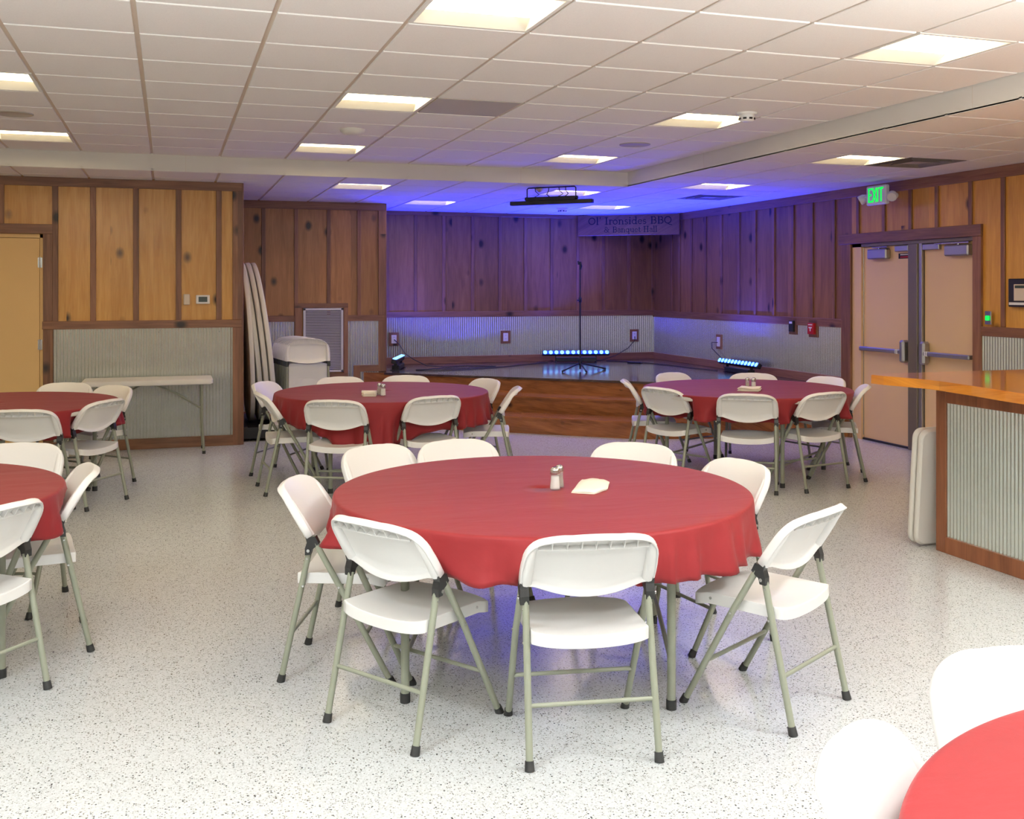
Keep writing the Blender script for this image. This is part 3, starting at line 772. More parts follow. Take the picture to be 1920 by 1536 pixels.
m = MB(); m.bbox((-.03, -.19, -.125), (.01, .17, .125), M['black_plastic'], .006); m.build('housing', t)
m = MB(); m.bbox((-.034, -.15, -.07), (-.028, .10, .075), M['ivory'], .002); m.build('faceplate', t)
m = MB(); m.box((-.036, -.13, .04), (-.034, .085, .065), M['lcd']); m.build('screen', t)
m = MB(); m.bbox((-.035, -.15, -.108), (-.028, .155, -.085), M['white_plastic'], .002); m.build('lower_strip', t)
# door wall fittings
m = MB(); m.bbox((-.031, -.03, -.055), (.031, .0, .055), M['ivory'], .006); o = m.build('wall_sensor'); o.location = (.175, YL, 1.524); tag(o, 'small ivory wall sensor left of the thermostat', 'sensor')
t = thing('thermostat', 'white thermostat with grey screen on the pine wall', 'thermostat', (.335, YL, 1.524))
m = MB(); m.bbox((-.068, -.028, -.045), (.068, 0, .045), M['white_plastic'], .004); m.build('housing', t)
m = MB(); m.box((-.044, -.0295, -.026), (.044, -.027, .028), M['lcd']); m.build('screen', t)
# return grille
t = thing('return_grille', 'white louvered return grille framed in wood on the recess wall', 'vent', (1.873, YM, .976))
m = MB(); a, b2 = .254, .41
for (x0, z0, x1, z1) in ((-a, -b2, -a + .03, b2), (a - .03, -b2, a, b2), (-a, -b2, a, -b2 + .03), (-a, b2 - .03, a, b2)): m.bbox((x0, -.034, z0), (x1, -.006, z1), M['louver'], .003)
m.build('frame', t)
m = MB(); m.box((-a + .02, -.012, -b2 + .02), (a - .02, -.008, b2 - .02), M['dark']); m.build('back_pan', t)
m = MB()
for i in range(36):
    z = -b2 + .045 + i * .0208
    m.add([(-a + .025, -.030, z - .004), (a - .025, -.030, z - .004), (a - .025, -.014, z + .011), (-a + .025, -.014, z + .011)], [(0, 1, 2, 3)], M['louver'])
    m.add([(-a + .025, -.029, z - .005), (a - .025, -.029, z - .005), (a - .025, -.013, z + .010), (-a + .025, -.013, z + .010)], [(3, 2, 1, 0)], M['louver'])
m.build('louver', t)

# exit sign with twin heads
t = thing('exit_sign', 'lit green exit sign with two emergency lamp heads above the double doors', 'exit sign', (XR, 8.92, 2.60))
m = MB(); m.bbox((-.26, -.155, -.105), (-.205, .155, .095), M['white_paint'], .012); m.tube([(-.21, 0, .0), (0, 0, .0)], .03, M['white_paint'], 12); m.build('housing', t)
g = MB()
def stroke(mb, a, b2, w_, x, mat, th=.003):
    a = Vector(a); b2 = Vector(b2); d = (b2 - a).normalized(); n = Vector((-d.y, d.x)) * w_ / 2
    P = [a + n, a - n, b2 - n, b2 + n]
    vs = [(x, p.x, p.y) for p in P] + [(x + th, p.x, p.y) for p in P]
    mb.add(vs, [(0, 1, 2, 3), (3, 2, 1, 0), (4, 5, 6, 7)] + [(i, (i + 1) % 4, 4 + (i + 1) % 4, 4 + i) for i in range(4)], mat)
def L_(y): return -y          # reader looks towards +X, so left is +Y
xf = -.263
for (a, b2) in [((.105, -.075), (.105, .07)), ((.115, .062), (.055, .062)), ((.115, 0), (.062, 0)), ((.115, -.067), (.055, -.067)),
               ((.045, .07), (-.012, -.075)), ((-.012, .07), (.045, -.075)), ((-.035, .07), (-.035, -.075)), ((-.088, .062), (-.088, -.075)), ((-.055, .062), (-.122, .062))]:
    stroke(g, a, b2, .0155, xf, M['green_glow'])
g.build('exit_lettering', t)
for s_ in (-1, 1):
    hd = MB(); c0 = Vector((-.235, s_ * .165, -.005)); d = Vector((-.6, s_ * .5, -.45)).normalized() * .07
    hd.tube([c0, c0 + Vector((0, s_ * .03, -.01))], .018, M['white_paint'], 10)
    c1 = c0 + Vector((0, s_ * .065, -.02)); hd.tube([c1 - d * .7, c1 - d * .2, c1 + d * .5, c1 + d * .62], [.024, .046, .052, .045], M['white_paint'], 14)
    hd.build('lamp_head', t)

# ------------------------------------------------------------------ wooden name board across the stage corner, carved serif lettering
PT0, PT1 = Vector((5.845, 14.50, 0)), Vector((7.085, 13.60, 0))
sd = (PT1 - PT0); SL = sd.length; ang = math.atan2(sd.y, sd.x)
t = thing('hanging_sign', 'wooden board sign with dark serif lettering across the stage corner', 'sign', ((PT0 + PT1) / 2 + Vector((0, 0, 2.575))), ang)
m = MB(); m.bbox((-SL / 2, -.02, -.15), (SL / 2, .02, .155), M['signwood'], .006); m.build('board', t)
def arc(cx, cy, rx, ry, a0, a1, n=10):
    return [(cx + rx * math.cos(math.radians(a0 + (a1 - a0) * i / n)), cy + ry * math.sin(math.radians(a0 + (a1 - a0) * i / n))) for i in range(n + 1)]
# glyph = (advance, [polylines with (points, width start/thick flag)]); unit: cap height 1, x-height .66
TK, TN = .15, .07
def ser(x, y, w_=.30): return ([(x - w_ / 2, y), (x + w_ / 2, y)], TN)
GL = {
 'O': (.98, [(arc(.45, .5, .39, .46, 0, 360, 20), .12)]),
 'Q': (1.0, [(arc(.45, .5, .39, .46, 0, 360, 20), .12), ([(.42, .05), (.62, -.12), (.95, -.2)], .1)]),
 'l': (.36, [([(.16, 0), (.16, 1.04)], TK), ser(.16, .03), ser(.1, 1.0, .18)]),
 "'": (.3, [([(.14, .8), (.18, 1.05)], .11)]), ' ': (.42, []),
 'I': (.5, [([(.22, 0), (.22, 1)], TK + .02), ser(.22, .03, .4), ser(.22, .97, .4)]),
 'r': (.5, [([(.16, 0), (.16, .64)], TK), ser(.16, .03), ser(.1, .63, .18), (arc(.34, .42, .18, .2, 165, 55, 6), .09), ([(.42, .57), (.45, .53)], .13)]),
 'o': (.68, [(arc(.31, .32, .25, .3, 0, 360, 16), .11)]),
 'n': (.76, [([(.16, 0), (.16, .64)], TK), ser(.16, .03), ser(.1, .63, .18), (arc(.37, .4, .2, .22, 180, 0, 8), .09), ([(.56, .42), (.56, 0)], TK), ser(.56, .03)]),
 's': (.52, [(arc(.25, .47, .16, .15, 40, 265, 8) + arc(.23, .17, .18, .16, 85, -140, 8), .1)]),
 'i': (.38, [([(.17, 0), (.17, .64)], TK), ser(.17, .03), ser(.1, .63, .18), ([(.17, .84), (.17, .96)], .13)]),
 'd': (.74, [(arc(.3, .32, .23, .29, 20, 340, 14), .1), ([(.54, 0), (.54, 1.02)], TK), ser(.47, 1.0, .18), ser(.62, .03, .18)]),
 'e': (.6, [(arc(.29, .32, .23, .29, 10, 320, 14), .1), ([(.08, .36), (.5, .36)], TN)]),
 'B': (.84, [([(.2, 0), (.2, 1)], TK + .02), ([(.06, .97), (.45, .97)], TN), ([(.06, .03), (.48, .03)], TN), ([(.2, .53), (.46, .53)], TN), (arc(.45, .75, .2, .22, 90, -90, 8), .11), (arc(.47, .28, .24, .25, 90, -90, 8), .12)]),
 '&': (1.0, [(arc(.36, .76, .17, .2, -40, 220, 10) + [(.62, .2), (.86, 0)], .1), (arc(.36, .27, .28, .26, 110, 330, 10) + [(.75, .5)], .09), ser(.76, .52, .25)]),
 'a': (.62, [(arc(.28, .44, .19, .18, 150, 0, 7) + [(.47, .1), (.58, .03)], .11), (arc(.27, .19, .19, .17, 60, 330, 8), .09)]),
 'q': (.72, [(arc(.3, .32, .23, .29, 20, 340, 14), .1), ([(.54, .62), (.54, -.3)], TK), ser(.54, -.3)]),
 'u': (.76, [([(.16, .62), (.16, .25)], TK), (arc(.36, .25, .2, .22, 180, 360, 8), .09), ([(.56, .64), (.56, 0)], TK), ser(.1, .62, .18), ser(.5, .62, .18), ser(.64, .03, .16)]),
 't': (.46, [([(.2, .84), (.2, .2)], TK), (arc(.34, .2, .14, .17, 180, 300, 6), .09), ([(.05, .62), (.42, .62)], TN)]),
 'H': (.98, [([(.2, 0), (.2, 1)], TK + .02), ([(.72, 0), (.72, 1)], TK + .02), ([(.2, .5), (.72, .5)], TN), ser(.2, .03, .36), ser(.2, .97, .36), ser(.72, .03, .36), ser(.72, .97, .36)]),
}
def lettering(text, x0, z0, size, mb, width=None):
    adv = sum(GL[c][0] for c in text); k = (width / (adv * size)) if width else 1
    x = x0
    for c in text:
        a_, st_ = GL[c]
        for li, (pts, wd) in enumerate(st_):
            for p, q in zip(pts[:-1], pts[1:]):
                P = Vector((x + p[0] * size * k, z0 + p[1] * size)); Q = Vector((x + q[0] * size * k, z0 + q[1] * size))
                d = Q - P
                if d.length < 1e-6: continue
                d.normalize(); n = Vector((-d.y, d.x)) * wd * size / 2; P = P - d * wd * size * .25; Q = Q + d * wd * size * .25
                mb.add([(v_.x, -.0215 - .0003 * li, v_.y) for v_ in (P + n, P - n, Q - n, Q + n)], [(0, 1, 2, 3)], M['ink'])
        x += a_ * size * k
lt = MB(); lettering("Ol' Ironsides BBQ", -.60, .015, .105, lt, 1.26); lt.build('lettering', t); lt = MB(); lettering("& Banquet Hall", -.36, -.105, .085, lt, .80)
lt.build('lettering', t)

# ================================================================== STAGE THINGS
BARS = []
def led_bar(loc, rz, tilt, label, n=12, length=1.0):
    t = thing('led_light_bar', label, 'stage light', loc, rz)
    R = Matrix.Rotation(tilt, 4, 'X')
    T0 = Matrix.Translation((0, 0, .13))
    m = MB(); m.bbox((-length / 2, -.032, -.03), (length / 2, .032, .03), M['black_metal'], .008, T0 @ R); body = m.build('housing', t)
    m = MB()
    for i in range(n):
        x = -length / 2 + (i + .5) * length / n
        m.lathe([(.0285, 0), (.0285, .006), (.022, .009), (.003, .011)], M['blue_led'], 14, T0 @ R @ Matrix.Translation((x, 0, .030)))
    m.build('led_lens', body)
    m = MB(); m.bbox((-length / 2 + .01, -.028, .029), (length / 2 - .01, .028, .032), M['led_glow'], .002, T0 @ R); m.build('glow_strip', body)  # glowing strip added behind the lenses as their blue halo
    BARS.append(t)
    m = MB()
    for x in (-.3 * length, .3 * length):
        m.bbox((x - .012, -.07, 0), (x + .012, .07, .008), M['black_metal'], .002)
        m.bbox((x - .006, -.02, .004), (x + .006, .02, .11), M['black_metal'], .002)
    m.bbox((-.3 * length, -.05, .01), (.3 * length, .05, .07), M['black_metal'], .006)
    m.build('stand', t)
    return t
led_bar((5.70, 14.22, HS), math.radians(-14), math.radians(62), 'blue LED light bar lying along the middle of the stage back', 12, 1.0)
led_bar((2.93, 13.72, HS), math.radians(70), math.radians(12), 'small blue LED light bar at the left corner of the stage', 12, .85)
led_bar((6.93, 11.68, HS - .005), math.radians(-90), math.radians(58), 'blue LED light bar along the right wall of the stage', 12, .98)
t = thing('microphone_stand', 'tall black microphone stand on three legs on the stage', 'microphone stand', (5.16, 12.72, HS))
for i, (dx, dy) in enumerate(((-.45, -.02), (.27, .17), (.02, -.36))):
    pass
legs = [(-.44, -.16), (.30, -.02), (-.02, -.52)]
legs = [(Vector((x, y)).normalized() * .36) for x, y in ((-.50, -.29), (.24, .02), (-.13, -.75))]
for L2 in legs:
    m = MB(); m.tube([(0, 0, .10), (L2.x * .5, L2.y * .5, .06), (L2.x, L2.y, .018)], .009, M['black_metal'], 8)
    lg = m.build('leg', t); c_ = MB(); c_.tube([(L2.x * .93, L2.y * .93, .024), (L2.x * 1.05, L2.y * 1.05, .012)], .014, M['rubber'], 8); c_.build('foot', lg)
m = MB(); m.lathe([(.02, .07), (.028, .09), (.024, .15), (.014, .17)], M['black_metal'], 14); m.build('hub', t)
m = MB(); m.tube([(0, 0, .02), (0, 0, .93)], .011, M['black_metal'], 10); m.tube([(0, 0, .93), (0, 0, 1.36)], .0075, M['black_metal'], 10); m.build('pole', t)
m = MB(); m.lathe([(.013, .90), (.019, .905), (.019, .96), (.011, .97)], M['black_metal'], 12); m.tube([(0, -.005, .93), (-.045, -.005, .93)], .009, M['black_metal'], 8); m.build('clutch', t)
m = MB(); m.tube([(0, 0, 1.33), (.01, 0, 1.38), (0, 0, 1.44)], [.012, .02, .012], M['black_plastic'], 10); m.tube([(-.02, 0, 1.40), (-.03, 0, 1.45)], .012, M['black_plastic'], 8); m.build('microphone_clip', t)
# cords on the stage
bpy.context.view_layer.update()
def cord(par, pts, r=.006):
    inv = par.matrix_world.inverted()
    m = MB(); m.tube([inv @ Vector(p) for p in pts], r, M['black_plastic'], 6); return m.build('power_cord', par)
zs = HS + .008
cord(BARS[1], [(3.04, YS - .04, .91), (3.10, YS - .12, .84), (3.12, 14.2, .74), (3.2, 14.0, .66), (3.35, 13.85, .58), (3.6, 13.8, zs), (3.95, 13.95, zs), (4.3, 13.7, zs), (3.9, 13.5, zs), (3.4, 13.55, zs), (3.1, 13.4, zs), (3.3, 13.25, zs), (3.8, 13.3, zs), (4.4, 13.6, zs), (5.0, 14.05, zs), (5.25, 14.2, zs)])
cord(BARS[0], [(6.79, YS - .04, .90), (6.78, YS - .06, .84), (6.66, YS - .06, .72), (6.45, YS - .08, .62), (6.2, YS - .15, zs), (5.9, 14.3, zs)])
cord(BARS[2], [(XR - .04, 12.53, .90), (XR - .09, 12.60, .90), (XR - .10, 12.58, .82), (XR - .08, 12.4, .72), (XR - .1, 12.25, .66), (6.95, 12.1, .60)])
cord(BARS[2], [(6.2, 14.25, zs), (6.45, 13.9, zs), (6.6, 13.5, zs), (6.7, 13.0, zs), (6.75, 12.5, zs), (6.85, 12.1, zs)])
m = MB(); m.bbox((-.11, -.03, 0), (.11, .03, .02), M['black_plastic'], .005); o = m.build('power_strip'); o.location = (6.42, 13.72, HS + .001); o.rotation_euler = (0, 0, -.9); tag(o, 'small black power block lying on the stage boards', 'power block')

# ================================================================== CHAIR
def smooth(a, b_, x):
    k = max(0, min(1, (x - a) / (b_ - a))); return k * k * (3 - 2 * k)
def back_outline():
    P = [(.196, 0.0), (.222, -.002), (.245, 0.0), (.2455, .04), (.2445, .075), (.242, .10)]
    for i in range(1, 11):
        a = PI / 2 * i / 10
        P.append((.085 + .157 * math.cos(a) ** .95 if i < 10 else .085, .10 + .132 * math.sin(a) ** .93))
    P += [(.055, .2355), (.025, .2375), (0, .238)]
    P = [(x, h_ if h_ < .1 else .1 + (h_ - .1) * 1.10) for x, h_ in P]
    P += [(-x, h_) for x, h_ in P[:-1][::-1]]
    for i in range(1, 12):
        x = -.196 + .392 * i / 12; P.append((x, -.027 * (1 - (x / .196) ** 2)))
    return P
def make_back(mapf):
    O = back_outline(); n = len(O); C0 = (0, .10)
    rings = [(.02, 0), (.35, 0), (.65, 0), (.86, 0), (.955, 0), (.985, .0015), (1.0, .007), (1.0, .029), (.992, .033), (.972, .033), (.964, .016), (.93, .0095), (.6, .0085), (.3, .0085), (.02, .0085)]
    vs = []
    for s_, d in rings:
        for x, h_ in O: vs.append(mapf(C0[0] + (x - C0[0]) * s_, C0[1] + (h_ - C0[1]) * s_, d))
    fs = [(i * n + k, (i + 1) * n + k, (i + 1) * n + (k + 1) % n, i * n + (k + 1) % n) for i in range(len(rings) - 1) for k in range(n)]
    mb = MB(); mb.add(vs, fs, M['white_plastic'], True)
    mb.add(vs[:n], [tuple(range(n))], M['white_plastic'], True); mb.add(vs[-n:], [tuple(range(n))[::-1]], M['white_plastic'], True)
    # side channels for the tubes
    for s_ in (-1, 1):
        mb.tube([mapf(s_ * .220, -.001, .015), mapf(s_ * .220, .05, .015), mapf(s_ * .218, .11, .015), mapf(s_ * .213, .16, .014), mapf(s_ * .203, .178, .012)], [.021, .021, .020, .017, .010], M['white_plastic'], 12)
    # ledge and ribs of the pocketed top
    hx = lambda x: .192 - .015 * (abs(x) / .2) ** 2.2
    vs = []; N_ = 16
    for i in range(N_ + 1):
        x = -.195 + .39 * i / N_
        for h_, d in ((hx(x) - .002, .008), (hx(x) - .002, .031), (hx(x) + .002, .031), (hx(x) + .002, .008)): vs.append(mapf(x, h_, d))
    fs = [(i * 4 + k, i * 4 + k + 1, i * 4 + k + 5, i * 4 + k + 4) for i in range(N_) for k in range(3)]
    mb.add(vs, fs, M['white_plastic'])
    for x in (-.15, -.10, -.05, 0.0, .05, .10, .15):
        vs = [mapf(x + e, h_, d) for e in (-.0016, .0016) for h_, d in ((hx(x), .0085), (hx(x), .030), (hx(x) + .052 - (.020 if abs(x) > .14 else 0), .024), (hx(x) + .052 - (.020 if abs(x) > .14 else 0), .0085))]
        mb.add(vs, [(0, 1, 2, 3), (7, 6, 5, 4), (1, 5, 6, 2), (0, 4, 5, 1), (2, 6, 7, 3)], M['white_plastic'])
    return mb
def back_map(x, h_, d):
    y0, z0 = .132, .612; u = (-.535, .845); nb = (-.845, -.535)
    c = .032 * (1 - min(1, (x / .245) ** 2)) + .010 * smooth(.17, .24, h_) ** 2 + .010 * smooth(-.002, -.03, h_)
    e = d + c - .010
    return (x, y0 + u[0] * h_ + nb[0] * e, z0 + u[1] * h_ + nb[1] * e)
def make_seat(top_z=.451):
    mb = MB(); nx, ny = 14, 12; W_, Y0, Y1 = .209, .056, .438
    def pt(i, j, inset=0, dz=0):
        u = -1 + 2 * i / nx; v_ = j / ny
        # ease towards the edges
        x = W_ * (1.0 - inset) * (math.sin(u * PI / 2) * .25 + u * .75)
        y = (Y0 + Y1) / 2 + (Y1 - Y0) / 2 * (1 - inset) * (2 * v_ - 1)
        cr = .010 * (abs(u) ** 6) * (smooth(.85, 1, v_) + smooth(.15, 0, v_)) * (1 if v_ < .5 else 1)
        y = y - (1 if v_ > .5 else -1) * cr
        dish = (1 - u * u) * (-.022 * (1 - smooth(.25, 1, v_)) + .013 * smooth(.45, 1, v_)) - .006 * smooth(.15, .5, v_) * (1 - smooth(.5, .85, v_)) * (1 - u ** 4)
        z = top_z - .004 + dish - .012 * smooth(.8, 1, v_) + dz
        return (x, y, z)
    vs = []
    for j in range(ny + 1):
        for i in range(nx + 1): vs.append(pt(i, j, .018, .004))
    fs = [(j * (nx + 1) + i, j * (nx + 1) + i + 1, (j + 1) * (nx + 1) + i + 1, (j + 1) * (nx + 1) + i) for j in range(ny) for i in range(nx)]
    mb.add(vs, fs, M['white_plastic'], True)
    loop = [(i, 0) for i in range(nx)] + [(nx, j) for j in range(ny)] + [(nx - i, ny) for i in range(nx)] + [(0, ny - j) for j in range(ny)]
    n = len(loop)
    v2 = [pt(i, j, .018, .004) for i, j in loop] + [pt(i, j, .004, .0025) for i, j in loop] + [pt(i, j, 0, -.003) for i, j in loop] + [pt(i, j, 0.0, -.040) for i, j in loop] + [pt(i, j, .02, -.040) for i, j in loop] + [pt(i, j, .03, -.012) for i, j in loop]
    ring = lambda r: v2[r * n:(r + 1) * n]
    for r in range(5):
        mb.add(ring(r) + ring(r + 1), [(k, n + k, n + (k + 1) % n, (k + 1) % n) for k in range(n)], M['white_plastic'], r != 3)
    mb.add(v2[-n:], [tuple(range(n))[::-1]], M['white_plastic'])
    for s_ in (-1, 1): mb.tube([(s_ * .207, .36, top_z - .022), (s_ * .2105, .36, top_z - .022)], .006, M['steel'], 8)
    return mb
def make_chair():
    t = thing('folding_chair', 'x', 'chair')
    make_seat().build('seat', t); make_back(back_map).build('backrest', t)
    for s_ in (-1, 1):
        # front leg: one long tube up to the backrest
        m = MB(); m.tube([(s_ * .231, .465, .006), (s_ * .236, .250, .402), (s_ * .231, .148, .580), (s_ * .224, .134, .606)], .0128, M['green_tube'], 12)
        m.tube([(s_ * .226, .248, .402), (s_ * .252, .248, .402)], .005, M['steel'], 8)
        lg = m.build('leg', t)
        c_ = MB(); c_.tube([(s_ * .2308, .471, -.0005), (s_ * .2313, .456, .028)], [.0175, .0155], M['rubber'], 12); c_.build('foot_cap', lg)
        m = MB(); m.tube([(s_ * .228, 0, .006), (s_ * .222, .118, .545)], .0128, M['green_tube'], 12)
        m.tube([(s_ * .208, .094, .402), (s_ * .238, .094, .402)], .005, M['steel'], 8); m.tube([(s_ * .213, .112, .515), (s_ * .236, .112, .515)], .004, M['steel'], 8)
        lg = m.build('leg', t)
        c_ = MB(); c_.tube([(s_ * .228, -.001, 0), (s_ * .2277, .007, .032)], [.0175, .0155], M['rubber'], 12); c_.build('foot_cap', lg)
        # black hinge bracket
        m = MB()
        prof = [(.105, .532), (.128, .534), (.134, .556), (.146, .564), (.163, .580), (.148, .610), (.124, .606), (.112, .620), (.105, .614), (.113, .585), (.105, .560)]
        n = len(prof); xs = (s_ * .2115, s_ * .2435)
        vs = [(x, y, z) for x in xs for y, z in prof]
        f0 = tuple(range(n)); f1 = tuple(range(n, 2 * n))[::-1]
        m.add(vs, [f0, f1] + [(i, (i + 1) % n, n + (i + 1) % n, n + i) for i in range(n)], M['black_plastic'])
        m.tube([(s_ * .246, .120, .552), (s_ * .251, .120, .552)], .007, M['steel'], 8)
        m.build('hinge_bracket', t)
    m = MB(); m.tube([(-.226, .044, .203), (.226, .044, .203)], .0085, M['green_tube'], 8); m.build('stretcher', t)
    m = MB(); m.tube([(-.231, .364, .192), (-.21, .354, .196), (.21, .354, .196), (.231, .364, .192)], .0085, M['green_tube'], 8); m.build('stretcher', t)
    return t

def make_folded():
    """the same chair folded flat and standing on its feet; back of the backrest faces -y"""
    t = thing('folded_chair', 'x', 'chair')
    def fm(x, h_, d):
        c = .028 * (1 - min(1, (x / .245) ** 2)) + .008 * smooth(.17, .24, h_) ** 2 + .010 * smooth(-.005, -.045, h_)
        return (x, .02 - (d + c - .010), .69 + h_)
    make_back(fm).build('backrest', t)
    Rm = Matrix.Translation((0, .046, .23)) @ Matrix.Rotation(math.radians(90), 4, 'X') @ Matrix.Translation((0, 0, -.451))
    s0 = make_seat(); s0.v = [Rm @ p for p in s0.v]; s0.build('seat', t)
    for s_ in (-1, 1):
        m = MB(); m.tube([(s_ * .235, .02, .006), (s_ * .224, .02, .70)], .0128, M['green_tube'], 8); lg = m.build('leg', t)
        c_ = MB(); c_.tube([(s_ * .235, .02, 0), (s_ * .235, .02, .03)], .0165, M['rubber'], 8); c_.build('foot_cap', lg)
        m = MB(); m.tube([(s_ * .222, .038, .07), (s_ * .222, .03, .63)], .0118, M['green_tube'], 8); lg = m.build('leg', t)
        c_ = MB(); c_.tube([(s_ * .222, .038, .065), (s_ * .222, .038, .095)], .0155, M['rubber'], 8); c_.build('foot_cap', lg)
        m = MB(); m.bbox((s_ * .209, .004, .63), (s_ * .247, .042, .70), M['black_plastic'], .006); m.build('hinge_bracket', t)
    return t

# ================================================================== ROUND TABLES AND CLOTHS
TABLES = {  # centre, leg angle, label words
 'A': ((1.57, 4.321), -67, 'the centre table nearest the camera'),
 'B': ((1.75, 8.85), 45, 'the table before the stage, left of centre'),
 'C': ((4.89, 8.12), -98, 'the table by the double doors'),
 'D': ((-1.29, 8.86), 13, 'the far left table'),
 'E': ((-1.361, 5.088), -21, 'the near left table'),
 'F': ((1.845, 0.839), 30, 'the table in the bottom right corner')}
def make_table():
    t = thing('round_table', 'x', 'table')
    m = MB(); m.lathe([(.003, .700), (.89, .700), (.905, .706), (.908, .725), (.905, .741), (.895, .745), (.003, .745)], M['table_plastic'], 64, close=False); m.build('tabletop', t)
    for q in range(4):
        a = PI / 2 * q; x, y = .74 * math.cos(a), .74 * math.sin(a)
        m = MB(); m.tube([(x, y, .006), (x, y, .70)], .0172, M['green_tube'], 12); lg = m.build('leg', t)
        c_ = MB(); c_.tube([(x, y, 0), (x, y, .038)], .0205, M['rubber'], 12); c_.build('foot_cap', lg)
    for (q0, q1) in ((0, 1), (2, 3)):
        a0, a1 = PI / 2 * q0, PI / 2 * q1
        p0 = Vector((.74 * math.cos(a0), .74 * math.sin(a0), .60)); p1 = Vector((.74 * math.cos(a1), .74 * math.sin(a1), .60))
        m = MB(); m.tube([p0, p1], .012, M['green_tube'], 8); m.tube([p0 + Vector((0, 0, -.42)), p1 + Vector((0, 0, -.42))], .010, M['green_tube'], 8)
        c0 = (p0 + p1) / 2
        m.tube([c0, Vector((c0.x * .1, c0.y * .1, .69))], .012, M['green_tube'], 8); m.build('brace', t)
    return t
CH = [  # key, table, x, y, heading degrees, label
 ('A', 1.388, 3.285, -9.5, 'white folding chair nearest the camera, its back square to the view at the centre table'),
 ('A', .694, 3.75, -56.4, 'white folding chair at the front left of the centre table'),
 ('A', 2.369, 3.393, 29.5, 'white folding chair pulled out at the front right of the centre table'),
 ('A', .526, 4.616, -111.3, 'white folding chair at the left side of the centre table, front facing right'),
 ('A', 1.03, 5.46, -152, 'white folding chair behind the centre table at its back left'),
 ('A', 1.492, 5.52, -170, 'white folding chair behind the centre table, left of the salt shaker'),
 ('A', 2.394, 5.10, 138.0, 'white folding chair behind the centre table, right of the salt shaker'),
 ('A', 2.64, 4.42, 98.0, 'white folding chair tucked behind the right edge of the centre table'),
 ('B', 1.172, 7.839, -25.3, 'left of two white folding chairs with backs to us at the table before the stage'),
 ('B', 1.985, 7.88, 11.5, 'right of two white folding chairs with backs to us at the table before the stage'),
 ('B', 2.80, 8.36, 71.1, 'white folding chair side-on at the right of the table before the steps'),
 ('B', 2.80, 9.17, 106.3, 'white folding chair back right of the left stage table, against the wooden steps'),
 ('B', 2.168, 9.76, 156.2, 'white folding chair behind the left stage table, right of its shakers'),
 ('B', 1.527, 9.80, -173.1, 'white folding chair behind the left stage table, before the grille'),
 ('B', .80, 9.50, -122, 'white folding chair behind the left end of the stage table, before the stacked round tables'),
 ('B', .708, 8.584, -86.8, 'white folding chair side-on at the left of the stage table, seat showing'),
 ('C', 3.98, 8.69, -112.0, 'white folding chair side-on at the far left of the table by the doors'),
 ('C', 3.946, 7.943, -67.4, 'white folding chair front left of the table by the doors, seat turned out'),
 ('C', 4.375, 7.258, -33.0, 'white folding chair square in front of the table by the doors'),
 ('C', 5.067, 7.165, 9.5, 'white folding chair front right of the table by the doors'),
 ('C', 5.731, 7.581, 56.1, 'white folding chair side-on at the right of the table, before the double doors'),
 ('C', 5.92, 8.36, 102.6, 'white folding chair behind the right end of the table by the doors'),
 ('C', 5.47, 8.95, 145.4, 'white folding chair behind the table by the doors, before the right stage light'),
 ('C', 4.72, 9.26, -160.8, 'white folding chair behind the table by the doors at its back left'),
 ('D', -.98, 7.90, -10, 'white folding chair before the far left table, cut by the left edge'),
 ('D', -.44, 8.393, 54.9, 'white folding chair at the right front of the far left table'),
 ('D', -.43, 9.52, 132.2, 'white folding chair behind the far left table, before the white folding table'),
 ('D', -.862, 9.95, 169.2, 'white folding chair behind the far left table, before the tan door'),
 ('E', -.62, 4.452, 49.0, 'white folding chair before the near left table, cut by the left edge, back to us'),
 ('E', -.366, 5.268, 98.0, 'white folding chair side-on at the right of the near left table'),
 ('E', -.75, 6.14, 163.8, 'white folding chair behind the near left table, only its backrest showing'),
 ('F', 1.869, 1.90, 164.0, 'white folding chair back at the right edge, behind the corner table'),
 ('F', 1.19, 1.60, -138.0, 'white folding chair back at the bottom edge, left of the corner table')]
def press(chairs, x, y, z):
    # the hanging cloth is pushed in where a chair back stands against it
    for (cx_, cy_, h_) in chairs:
        dx, dy = x - cx_, y - cy_
        lx = dx * math.cos(h_) + dy * math.sin(h_); ly = -dx * math.sin(h_) + dy * math.cos(h_)
        if abs(lx) > .34 or ly > .6 or ly < -.5: continue
        yb = .132 - .633 * (z - .606) + .022 if z > .56 else .162 + (.56 - z) * .35
        yb += .012
        if ly < yb:
            k = 1 - smooth(.26, .34, abs(lx)); p_ = (yb - ly) * k
            x += -math.sin(h_) * p_; y += math.cos(h_) * p_
    return x, y
